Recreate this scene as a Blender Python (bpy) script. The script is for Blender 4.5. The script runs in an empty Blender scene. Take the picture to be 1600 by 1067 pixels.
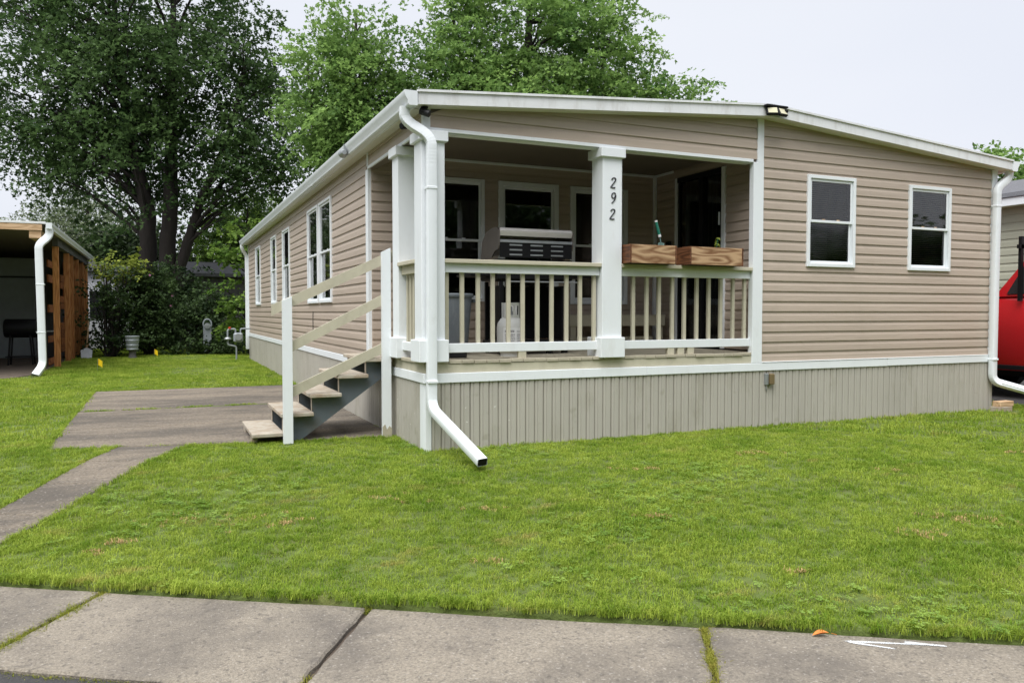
import bpy, bmesh, math, random
import numpy as np
from mathutils import Vector, Matrix

# ------------------------------------------------------------------ camera, world, sun, exposure
SC = bpy.context.scene
COL = SC.collection
R = math.radians
cam_d = bpy.data.cameras.new('camera')
cam_d.sensor_width = 36.0
cam_d.lens = 27.77
cam_d.clip_start = 0.05
cam_d.clip_end = 2000
cam = bpy.data.objects.new('camera', cam_d)
COL.objects.link(cam)
cam.location = (-2.429, -7.619, 1.406)
cam.rotation_euler = (R(90 - 2.114), 0, R(-23.917))
SC.camera = cam

SUN_EL, SUN_AZ = R(62), R(228)          # azimuth clockwise from +y: light comes from behind the camera, slightly left
world = bpy.data.worlds.new('World')
SC.world = world
world.use_nodes = True
wn, wl = world.node_tree.nodes, world.node_tree.links
wn.clear()
w_out = wn.new('ShaderNodeOutputWorld')
w_bg = wn.new('ShaderNodeBackground')
w_sky = wn.new('ShaderNodeTexSky')
w_sky.sky_type = 'NISHITA'
w_sky.sun_disc = False
w_sky.sun_elevation = SUN_EL
w_sky.sun_rotation = SUN_AZ
w_sky.dust_density = 4.0
w_hsv = wn.new('ShaderNodeHueSaturation')
w_hsv.inputs['Saturation'].default_value = 0.25
w_mix = wn.new('ShaderNodeMixRGB')       # an even overcast deck hides nearly all of the clear sky
w_mix.inputs['Fac'].default_value = 0.92
w_mix.inputs['Color2'].default_value = (2.56, 2.66, 2.92, 1)
# faint cloud structure in the overcast
w_tc = wn.new('ShaderNodeTexCoord')
w_map = wn.new('ShaderNodeMapping'); w_map.inputs['Scale'].default_value = (1.0, 1.0, 2.6)
w_noise = wn.new('ShaderNodeTexNoise')
w_noise.inputs['Scale'].default_value = 1.6
w_noise.inputs['Detail'].default_value = 3
w_ramp = wn.new('ShaderNodeValToRGB')
w_ramp.color_ramp.elements[0].position = 0.3
w_ramp.color_ramp.elements[0].color = (0.955, 0.96, 0.975, 1)
w_ramp.color_ramp.elements[1].position = 0.7
w_ramp.color_ramp.elements[1].color = (1.03, 1.025, 1.01, 1)
w_mul = wn.new('ShaderNodeMixRGB'); w_mul.blend_type = 'MULTIPLY'; w_mul.inputs['Fac'].default_value = 1
wl.new(w_tc.outputs['Generated'], w_map.inputs['Vector'])
wl.new(w_map.outputs['Vector'], w_noise.inputs['Vector'])
wl.new(w_noise.outputs['Fac'], w_ramp.inputs['Fac'])
wl.new(w_sky.outputs['Color'], w_hsv.inputs['Color'])
wl.new(w_hsv.outputs['Color'], w_mix.inputs['Color1'])
wl.new(w_mix.outputs['Color'], w_mul.inputs['Color1'])
wl.new(w_ramp.outputs['Color'], w_mul.inputs['Color2'])
wl.new(w_mul.outputs['Color'], w_bg.inputs['Color'])
w_bg.inputs['Strength'].default_value = 0.10
wl.new(w_bg.outputs['Background'], w_out.inputs['Surface'])

sun_d = bpy.data.lights.new('sun', 'SUN')
sun_d.energy = 1.5
sun_d.angle = R(50)
sun_d.color = (1.0, 0.995, 0.985)
sun = bpy.data.objects.new('sun', sun_d)
COL.objects.link(sun)
_d = Vector((math.sin(SUN_AZ) * math.cos(SUN_EL), math.cos(SUN_AZ) * math.cos(SUN_EL), math.sin(SUN_EL)))
sun.rotation_euler = _d.to_track_quat('Z', 'Y').to_euler()
sun.location = (0, 0, 30)

SC.view_settings.view_transform = 'Standard'
SC.view_settings.look = 'None'
SC.view_settings.exposure = 1.7
SC.view_settings.gamma = 1.0
SC.view_settings.use_curve_mapping = False
SC.cycles.use_denoising = True
SC.cycles.max_bounces = 8
SC.cycles.transparent_max_bounces = 12
SC.cycles.caustics_reflective = False
SC.cycles.caustics_refractive = False

rng = np.random.default_rng(7)
rnd = random.Random(11)

# ------------------------------------------------------------------ materials
def nodes_of(name):
    m = bpy.data.materials.new(name)
    m.use_nodes = True
    nt = m.node_tree
    b = nt.nodes['Principled BSDF']
    return m, nt, b

def pmat(name, base, var=0.10, scale=4.0, rough=0.6, bump=0.0, bscale=60.0, rand=0.0, stretch=(1, 1, 1), metallic=0.0,
         dirt=None, dirt_amt=0.0, dirt_scale=1.5, dirt_stretch=(1, 1, 1), dirt_lo=0.52, dirt_hi=0.72, coords='pos', spec=0.4, detail=5, speck=None):
    """A painted / mineral surface: mottled colour, fine relief, stains with a shape of their own, per-piece tone."""
    m, nt, b = nodes_of(name)
    N, L = nt.nodes, nt.links
    if coords == 'pos':
        g = N.new('ShaderNodeNewGeometry'); src = g.outputs['Position']
    else:
        g = N.new('ShaderNodeTexCoord'); src = g.outputs['Object']
    mp = N.new('ShaderNodeMapping'); mp.inputs['Scale'].default_value = stretch
    L.new(src, mp.inputs['Vector'])
    n = N.new('ShaderNodeTexNoise'); n.inputs['Scale'].default_value = scale; n.inputs['Detail'].default_value = detail
    n.inputs['Roughness'].default_value = 0.65
    L.new(mp.outputs['Vector'], n.inputs['Vector'])
    r = N.new('ShaderNodeValToRGB')
    r.color_ramp.elements[0].position = 0.28; r.color_ramp.elements[1].position = 0.74
    r.color_ramp.elements[0].color = tuple(c * (1 - var) for c in base) + (1,)
    r.color_ramp.elements[1].color = tuple(min(1, c * (1 + var)) for c in base) + (1,)
    L.new(n.outputs['Fac'], r.inputs['Fac'])
    col = r.outputs['Color']
    if dirt is not None:
        mp2 = N.new('ShaderNodeMapping'); mp2.inputs['Scale'].default_value = dirt_stretch
        mp2.inputs['Location'].default_value = (3.1, 7.7, 1.3)
        L.new(src, mp2.inputs['Vector'])
        n2 = N.new('ShaderNodeTexNoise'); n2.inputs['Scale'].default_value = dirt_scale; n2.inputs['Detail'].default_value = 8
        n2.inputs['Roughness'].default_value = 0.7
        L.new(mp2.outputs['Vector'], n2.inputs['Vector'])
        r2 = N.new('ShaderNodeMapRange')
        r2.inputs['From Min'].default_value = dirt_lo; r2.inputs['From Max'].default_value = dirt_hi
        r2.inputs['To Max'].default_value = dirt_amt
        L.new(n2.outputs['Fac'], r2.inputs['Value'])
        mx = N.new('ShaderNodeMixRGB'); mx.inputs['Color2'].default_value = tuple(dirt) + (1,)
        L.new(r2.outputs['Result'], mx.inputs['Fac']); L.new(col, mx.inputs['Color1'])
        col = mx.outputs['Color']
    if speck is not None:
        for (sc_, lo_, hi_, am_, c_) in speck:
            n4 = N.new('ShaderNodeTexNoise'); n4.inputs['Scale'].default_value = sc_; n4.inputs['Detail'].default_value = 3
            L.new(src, n4.inputs['Vector'])
            r4 = N.new('ShaderNodeMapRange'); r4.inputs['From Min'].default_value = lo_; r4.inputs['From Max'].default_value = hi_; r4.inputs['To Max'].default_value = am_
            L.new(n4.outputs['Fac'], r4.inputs['Value'])
            m4 = N.new('ShaderNodeMixRGB'); m4.inputs['Color2'].default_value = tuple(c_) + (1,)
            L.new(r4.outputs['Result'], m4.inputs['Fac']); L.new(col, m4.inputs['Color1']); col = m4.outputs['Color']
    if rand > 0:
        oi = N.new('ShaderNodeObjectInfo')
        mr = N.new('ShaderNodeMapRange')
        mr.inputs['To Min'].default_value = 1 - rand; mr.inputs['To Max'].default_value = 1 + rand
        L.new(oi.outputs['Random'], mr.inputs['Value'])
        hv = N.new('ShaderNodeHueSaturation')
        L.new(mr.outputs['Result'], hv.inputs['Value']); L.new(col, hv.inputs['Color'])
        col = hv.outputs['Color']
    L.new(col, b.inputs['Base Color'])
    b.inputs['Roughness'].default_value = rough
    b.inputs['Metallic'].default_value = metallic
    b.inputs['Specular IOR Level'].default_value = spec
    if bump > 0:
        n3 = N.new('ShaderNodeTexNoise'); n3.inputs['Scale'].default_value = bscale; n3.inputs['Detail'].default_value = 6
        L.new(mp.outputs['Vector'], n3.inputs['Vector'])
        bp = N.new('ShaderNodeBump'); bp.inputs['Strength'].default_value = 1.0; bp.inputs['Distance'].default_value = bump
        L.new(n3.outputs['Fac'], bp.inputs['Height']); L.new(bp.outputs['Normal'], b.inputs['Normal'])
    return m

def woodmat(name, light, dark, axis=0, scale=3.0, rough=0.75, rand=0.08, dist=3.0, worn=None, along=0.9):
    m, nt, b = nodes_of(name)
    N, L = nt.nodes, nt.links
    g = N.new('ShaderNodeTexCoord')
    oi = N.new('ShaderNodeObjectInfo')
    mp = N.new('ShaderNodeMapping')
    s = [9.0, 9.0, 9.0]; s[axis] = along
    mp.inputs['Scale'].default_value = s
    ad = N.new('ShaderNodeVectorMath'); ad.operation = 'ADD'
    mu = N.new('ShaderNodeMath'); mu.operation = 'MULTIPLY'; mu.inputs[1].default_value = 13.0
    L.new(oi.outputs['Random'], mu.inputs[0])
    L.new(g.outputs['Object'], ad.inputs[0]); L.new(mu.outputs[0], ad.inputs[1])
    L.new(ad.outputs[0], mp.inputs['Vector'])
    w = N.new('ShaderNodeTexNoise'); w.inputs['Scale'].default_value = scale * 0.45; w.inputs['Detail'].default_value = 2
    L.new(mp.outputs['Vector'], w.inputs['Vector'])
    # growth rings: repeated bands of a slow stretched noise
    m1 = N.new('ShaderNodeMath'); m1.operation = 'MULTIPLY'; m1.inputs[1].default_value = dist * 6
    L.new(w.outputs['Fac'], m1.inputs[0])
    fr = N.new('ShaderNodeMath'); fr.operation = 'PINGPONG'; fr.inputs[1].default_value = 1.0
    L.new(m1.outputs[0], fr.inputs[0])
    f = N.new('ShaderNodeTexNoise'); f.inputs['Scale'].default_value = scale * 8; f.inputs['Detail'].default_value = 5
    L.new(mp.outputs['Vector'], f.inputs['Vector'])
    av = N.new('ShaderNodeMixRGB'); av.inputs['Fac'].default_value = 0.35
    L.new(fr.outputs[0], av.inputs['Color1']); L.new(f.outputs['Fac'], av.inputs['Color2'])
    r = N.new('ShaderNodeValToRGB')
    r.color_ramp.elements[0].position = 0.2; r.color_ramp.elements[0].color = tuple(dark) + (1,)
    r.color_ramp.elements[1].position = 0.75; r.color_ramp.elements[1].color = tuple(light) + (1,)
    L.new(av.outputs['Color'], r.inputs['Fac'])
    col = r.outputs['Color']
    if worn is not None:
        n2 = N.new('ShaderNodeTexNoise'); n2.inputs['Scale'].default_value = 5.0; n2.inputs['Detail'].default_value = 7
        L.new(g.outputs['Object'], n2.inputs['Vector'])
        r2 = N.new('ShaderNodeMapRange'); r2.inputs['From Min'].default_value = 0.5; r2.inputs['From Max'].default_value = 0.66
        r2.inputs['To Max'].default_value = 0.8
        L.new(n2.outputs['Fac'], r2.inputs['Value'])
        mx = N.new('ShaderNodeMixRGB'); mx.inputs['Color2'].default_value = tuple(worn) + (1,)
        L.new(r2.outputs['Result'], mx.inputs['Fac']); L.new(col, mx.inputs['Color1']); col = mx.outputs['Color']
    mr = N.new('ShaderNodeMapRange'); mr.inputs['To Min'].default_value = 1 - rand; mr.inputs['To Max'].default_value = 1 + rand
    L.new(oi.outputs['Random'], mr.inputs['Value'])
    hv = N.new('ShaderNodeHueSaturation'); L.new(mr.outputs['Result'], hv.inputs['Value']); L.new(col, hv.inputs['Color'])
    L.new(hv.outputs['Color'], b.inputs['Base Color'])
    b.inputs['Roughness'].default_value = rough
    b.inputs['Specular IOR Level'].default_value = 0.25
    bp = N.new('ShaderNodeBump'); bp.inputs['Distance'].default_value = 0.0015
    L.new(av.outputs['Color'], bp.inputs['Height']); L.new(bp.outputs['Normal'], b.inputs['Normal'])
    return m

def leafmat(name, dark, light, trans=0.35, rough=0.5):
    """Leaves: per-leaf tint stored on the mesh, thin and a little translucent."""
    m = bpy.data.materials.new(name); m.use_nodes = True
    N, L = m.node_tree.nodes, m.node_tree.links
    N.clear()
    out = N.new('ShaderNodeOutputMaterial')
    at = N.new('ShaderNodeAttribute'); at.attribute_name = 'tint'
    r = N.new('ShaderNodeValToRGB')
    r.color_ramp.elements[0].color = tuple(dark) + (1,); r.color_ramp.elements[1].color = tuple(light) + (1,)
    L.new(at.outputs['Fac'], r.inputs['Fac'])
    d = N.new('ShaderNodeBsdfPrincipled'); d.inputs['Roughness'].default_value = rough; d.inputs['Specular IOR Level'].default_value = 0.12
    t = N.new('ShaderNodeBsdfTranslucent')
    mx = N.new('ShaderNodeMixShader'); mx.inputs['Fac'].default_value = trans
    L.new(r.outputs['Color'], d.inputs['Base Color']); L.new(r.outputs['Color'], t.inputs['Color'])
    L.new(d.outputs[0], mx.inputs[1]); L.new(t.outputs[0], mx.inputs[2]); L.new(mx.outputs[0], out.inputs['Surface'])
    return m

def grassmat(name, dark, light, straw):
    """Blades: tone per clump, with dead thatch where the lawn is dry."""
    m = bpy.data.materials.new(name); m.use_nodes = True
    N, L = m.node_tree.nodes, m.node_tree.links
    N.clear()
    out = N.new('ShaderNodeOutputMaterial')
    oi = N.new('ShaderNodeObjectInfo')
    g = N.new('ShaderNodeNewGeometry')
    n = N.new('ShaderNodeTexNoise'); n.inputs['Scale'].default_value = 1.1; n.inputs['Detail'].default_value = 5; n.inputs['Roughness'].default_value = 0.7
    L.new(g.outputs['Position'], n.inputs['Vector'])
    a = N.new('ShaderNodeMath'); a.operation = 'MULTIPLY_ADD'; a.inputs[1].default_value = 0.55
    sb = N.new('ShaderNodeMath'); sb.operation = 'MULTIPLY_ADD'; sb.inputs[1].default_value = 1.7; sb.inputs[2].default_value = -0.58
    L.new(n.outputs['Fac'], sb.inputs[0])
    L.new(oi.outputs['Random'], a.inputs[0]); L.new(sb.outputs[0], a.inputs[2])
    r = N.new('ShaderNodeValToRGB')
    r.color_ramp.elements[0].position = 0.15; r.color_ramp.elements[0].color = tuple(dark) + (1,)
    r.color_ramp.elements[1].position = 0.95; r.color_ramp.elements[1].color = tuple(light) + (1,)
    L.new(a.outputs[0], r.inputs['Fac'])
    n2 = N.new('ShaderNodeTexNoise'); n2.inputs['Scale'].default_value = 1.9; n2.inputs['Detail'].default_value = 9; n2.inputs['Roughness'].default_value = 0.75
    mp = N.new('ShaderNodeMapping'); mp.inputs['Rotation'].default_value = (0, 0, R(-32)); mp.inputs['Scale'].default_value = (0.55, 1.5, 1)
    L.new(g.outputs['Position'], mp.inputs['Vector']); L.new(mp.outputs['Vector'], n2.inputs['Vector'])
    r2 = N.new('ShaderNodeMapRange'); r2.inputs['From Min'].default_value = 0.575; r2.inputs['From Max'].default_value = 0.72; r2.inputs['To Max'].default_value = 0.85
    L.new(n2.outputs['Fac'], r2.inputs['Value'])
    mx = N.new('ShaderNodeMixRGB'); mx.inputs['Color2'].default_value = tuple(straw) + (1,)
    L.new(r2.outputs['Result'], mx.inputs['Fac']); L.new(r.outputs['Color'], mx.inputs['Color1'])
    d = N.new('ShaderNodeBsdfPrincipled'); d.inputs['Roughness'].default_value = 0.6; d.inputs['Specular IOR Level'].default_value = 0.15
    t = N.new('ShaderNodeBsdfTranslucent')
    ms = N.new('ShaderNodeMixShader'); ms.inputs['Fac'].default_value = 0.4
    L.new(mx.outputs[0], d.inputs['Base Color']); L.new(mx.outputs[0], t.inputs['Color'])
    L.new(d.outputs[0], ms.inputs[1]); L.new(t.outputs[0], ms.inputs[2]); L.new(ms.outputs[0], out.inputs['Surface'])
    return m

def glassmat(name, tint, rough=0.02):
    m, nt, b = nodes_of(name)
    b.inputs['Base Color'].default_value = tuple(tint) + (1,)
    b.inputs['Transmission Weight'].default_value = 1.0
    b.inputs['Roughness'].default_value = rough
    b.inputs['IOR'].default_value = 1.45
    return m

M = {}
M['siding'] = pmat('vinyl_siding', (0.445, 0.366, 0.298), var=0.05, scale=1.2, rough=0.5, bump=0.004, bscale=(5), rand=0.025, stretch=(0.5, 0.5, 4),
                   dirt=(0.30, 0.25, 0.19), dirt_amt=0.25, dirt_scale=1.2, dirt_stretch=(1, 1, 0.5))
M['white'] = pmat('white_paint', (0.77, 0.80, 0.82), var=0.03, scale=3, rough=0.5, bump=0.0008, bscale=45, stretch=(1, 1, 0.4), rand=0.015,
                  dirt=(0.50, 0.47, 0.40), dirt_amt=0.30, dirt_scale=3.0, dirt_stretch=(1.5, 1.5, 0.5), dirt_lo=0.55, dirt_hi=0.8)
M['whitemetal'] = pmat('white_enamelled_metal', (0.77, 0.805, 0.825), var=0.03, scale=5, rough=0.35, bump=0.0004, bscale=18,
                       dirt=(0.42, 0.42, 0.38), dirt_amt=0.35, dirt_scale=2.5, dirt_stretch=(1, 1, 0.6), dirt_lo=0.56, dirt_hi=0.8)
M['fascia'] = pmat('weathered_fascia', (0.73, 0.74, 0.745), var=0.08, scale=2.5, rough=0.55, bump=0.0005, bscale=30, stretch=(1, 1, 2),
                   dirt=(0.36, 0.33, 0.28), dirt_amt=0.5, dirt_scale=2.2, dirt_stretch=(3, 3, 0.8), dirt_lo=0.5, dirt_hi=0.78)
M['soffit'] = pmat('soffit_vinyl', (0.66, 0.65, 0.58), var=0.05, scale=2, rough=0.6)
M['roof'] = pmat('roof_coating', (0.55, 0.54, 0.52), var=0.12, scale=2, rough=0.7, bump=0.002, bscale=20)
M['skirt'] = pmat('skirting_vinyl', (0.425, 0.402, 0.352), var=0.06, scale=1.6, rough=0.55, bump=0.0006, bscale=60, rand=0.02, stretch=(1, 1, 0.5),
                  dirt=(0.24, 0.22, 0.15), dirt_amt=0.45, dirt_scale=1.8, dirt_stretch=(1.5, 1.5, 0.7), speck=((13, 0.735, 0.76, 0.8, (0.7, 0.7, 0.66)), (5, 0.64, 0.72, 0.4, (0.26, 0.24, 0.17))))
M['beige'] = pmat('beige_painted_wood', (0.50, 0.465, 0.355), var=0.07, scale=6, rough=0.6, bump=0.001, bscale=40, rand=0.04, stretch=(1, 1, 0.4),
                  dirt=(0.30, 0.26, 0.18), dirt_amt=0.35, dirt_scale=5)
M['deck'] = pmat('worn_deck_paint', (0.42, 0.38, 0.29), var=0.12, scale=8, rough=0.75, bump=0.002, bscale=50, rand=0.06, stretch=(1, 0.3, 1),
                 dirt=(0.24, 0.20, 0.15), dirt_amt=0.6, dirt_scale=4)
M['tread'] = pmat('worn_tread_paint', (0.42, 0.375, 0.305), var=0.10, scale=7, rough=0.8, bump=0.002, bscale=50, rand=0.06, stretch=(1, 0.3, 1),
                  dirt=(0.30, 0.22, 0.15), dirt_amt=0.75, dirt_scale=6, dirt_lo=0.45, dirt_hi=0.62)
M['stringer'] = pmat('slate_painted_steel', (0.115, 0.135, 0.155), var=0.1, scale=3, rough=0.5, bump=0.0008, bscale=30,
                     dirt=(0.16, 0.11, 0.07), dirt_amt=0.4, dirt_scale=4)
M['interior'] = pmat('unlit_room_black', (0.035, 0.03, 0.028), var=0.1, rough=0.9)  # near-black colour stands in for the darkness of unlit rooms
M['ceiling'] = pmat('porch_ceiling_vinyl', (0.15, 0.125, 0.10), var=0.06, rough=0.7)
M['porchsiding'] = M['siding']
M['glass'] = glassmat('window_glass', (0.88, 0.90, 0.90))
M['screen'] = glassmat('screened_glass', (0.62, 0.63, 0.64), 0.06)
M['blind'] = pmat('window_blind', (0.62, 0.45, 0.34), var=0.1, rough=0.6)
M['blindwhite'] = pmat('white_blind', (0.62, 0.62, 0.60), var=0.05, rough=0.6)
M['black'] = pmat('black_enamel', (0.008, 0.008, 0.009), var=0.15, rough=0.5, bump=0.0003, bscale=60, spec=0.2)
M['blackplastic'] = pmat('black_plastic', (0.018, 0.018, 0.02), var=0.1, rough=0.55)
M['steel'] = pmat('brushed_steel', (0.62, 0.58, 0.55), var=0.06, scale=10, rough=0.28, metallic=1.0, stretch=(0.3, 1, 8))
M['lidsteel'] = pmat('lid_steel', (0.82, 0.78, 0.76), var=0.04, scale=10, rough=0.4, metallic=0.15, stretch=(0.3, 1, 8))
M['lidend'] = pmat('cast_lid_end', (0.16, 0.14, 0.125), var=0.1, rough=0.5, metallic=0.2)
M['dullsteel'] = pmat('galvanised_steel', (0.38, 0.40, 0.41), var=0.12, scale=14, rough=0.5, metallic=0.7)
M['greyplastic'] = pmat('grey_plastic', (0.20, 0.225, 0.25), var=0.06, rough=0.5, dirt=(0.4, 0.4, 0.4), dirt_amt=0.3, dirt_scale=9, dirt_stretch=(2, 2, 0.4))
M['tank'] = pmat('tank_paint', (0.58, 0.58, 0.56), var=0.05, rough=0.4, dirt=(0.4, 0.38, 0.34), dirt_amt=0.3, dirt_scale=8)
M['tanklabel'] = pmat('tank_label', (0.74, 0.74, 0.74), var=0.03, rough=0.5)
M['ink'] = pmat('black_ink', (0.05, 0.05, 0.055), var=0.05, rough=0.6)
M['planter'] = woodmat('planter_cedar', (0.50, 0.33, 0.19), (0.21, 0.105, 0.050), axis=0, scale=1.3, rough=0.6, dist=3.0, along=1.7)
M['planterdark'] = woodmat('planter_cedar_end', (0.17, 0.07, 0.032), (0.07, 0.028, 0.014), axis=1, scale=2.2, rough=0.55)
M['stud'] = woodmat('stained_stud', (0.52, 0.24, 0.085), (0.33, 0.13, 0.042), axis=2, scale=1.6, rough=0.7, rand=0.25)
M['lumber'] = woodmat('raw_lumber', (0.60, 0.42, 0.26), (0.42, 0.27, 0.15), axis=0, scale=1.6, rough=0.75)
M['soil'] = pmat('potting_soil', (0.03, 0.02, 0.014), var=0.3, scale=30, rough=0.95, bump=0.01, bscale=60)
M['green'] = pmat('green_plastic', (0.02, 0.16, 0.11), var=0.1, rough=0.4)
M['trowelmetal'] = pmat('green_grey_metal', (0.20, 0.32, 0.29), var=0.15, rough=0.4, metallic=0.4)
M['red'] = pmat('red_car_paint', (0.46, 0.012, 0.016), var=0.06, scale=2, rough=0.22, spec=0.6)
M['rubber'] = pmat('tyre_rubber', (0.02, 0.02, 0.02), var=0.2, rough=0.85, bump=0.002, bscale=60)
M['carglass'] = pmat('tinted_glass', (0.015, 0.018, 0.02), var=0.05, rough=0.05, spec=0.7)
M['shingle'] = pmat('grey_shingle', (0.13, 0.13, 0.14), var=0.18, scale=14, rough=0.9, bump=0.004, bscale=60, rand=0.12)
M['nbrsiding'] = pmat('sage_siding', (0.40, 0.40, 0.31), var=0.05, scale=1, rough=0.55, rand=0.03)
M['greywall'] = pmat('grey_board_wall', (0.10, 0.097, 0.094), var=0.2, scale=2, rough=0.85, stretch=(1, 1, 0.3))
M['palewall'] = pmat('pale_wall', (0.62, 0.63, 0.66), var=0.06, scale=2, rough=0.7)
M['concrete'] = pmat('sidewalk_concrete', (0.258, 0.224, 0.178), var=0.42, scale=75, rough=0.9, bump=0.006, bscale=130, rand=0.05, detail=6,
                     dirt=(0.12, 0.105, 0.09), dirt_amt=0.8, dirt_scale=1.5, dirt_lo=0.42, dirt_hi=0.64,
                     speck=((38, 0.58, 0.68, 0.65, (0.10, 0.088, 0.075)), (55, 0.60, 0.72, 0.6, (0.42, 0.385, 0.34)), (9, 0.62, 0.72, 0.5, (0.12, 0.105, 0.09))))
M['padconcrete'] = pmat('pad_concrete', (0.205, 0.170, 0.130), var=0.50, scale=45, rough=0.92, bump=0.004, bscale=120, rand=0.06, detail=8,
                        dirt=(0.085, 0.074, 0.062), dirt_amt=0.85, dirt_scale=1.1, dirt_stretch=(0.5, 1.6, 1), dirt_lo=0.42, dirt_hi=0.60,
                        speck=((30, 0.58, 0.68, 0.65, (0.07, 0.062, 0.055)), (42, 0.60, 0.72, 0.6, (0.34, 0.31, 0.27))))
M['asphalt'] = pmat('asphalt', (0.055, 0.052, 0.052), var=0.3, scale=60, rough=0.92, bump=0.006, bscale=180)
M['dirt'] = pmat('bare_dirt', (0.11, 0.085, 0.065), var=0.3, scale=5, rough=0.95, bump=0.01, bscale=30)
M['lawnsoil'] = pmat('lawn_thatch', (0.10, 0.135, 0.030), var=0.35, scale=9, rough=0.95, bump=0.01, bscale=60, detail=8,
                     dirt=(0.16, 0.12, 0.05), dirt_amt=0.6, dirt_scale=1.9, dirt_lo=0.55, dirt_hi=0.75)
M['grass'] = grassmat('grass_blades', (0.150, 0.262, 0.020), (0.415, 0.500, 0.080), (0.56, 0.41, 0.18))
M['weed'] = grassmat('joint_weeds', (0.20, 0.25, 0.03), (0.38, 0.36, 0.07), (0.42, 0.27, 0.09))
M['bark'] = pmat('maple_bark', (0.026, 0.021, 0.018), var=0.35, scale=5, rough=0.95, bump=0.03, bscale=14, stretch=(1, 1, 0.25))
M['yellow'] = pmat('yellow_flag_vinyl', (0.85, 0.60, 0.02), var=0.03, rough=0.5)
M['orange'] = pmat('dry_orange_leaf', (0.62, 0.20, 0.03), var=0.2, scale=40, rough=0.6)
M['spray'] = pmat('white_spray_paint', (0.80, 0.82, 0.84), var=0.05, rough=0.7)
M['lightlens'] = pmat('floodlight_lens', (0.55, 0.52, 0.36), var=0.08, rough=0.25)
M['meter'] = pmat('meter_grey', (0.30, 0.33, 0.35), var=0.1, rough=0.5, metallic=0.2)
M['redcap'] = pmat('red_cap', (0.5, 0.06, 0.03), rough=0.5)
M['brown'] = pmat('brown_box_plastic', (0.17, 0.125, 0.06), var=0.08, rough=0.5)
M['pink'] = pmat('pink_petals', (0.65, 0.25, 0.45), var=0.1, rough=0.6)
M['housewrap'] = woodmat('rough_board', (0.30, 0.105, 0.035), (0.13, 0.045, 0.016), axis=1, scale=2.5, rough=0.85, rand=0.25)

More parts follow.
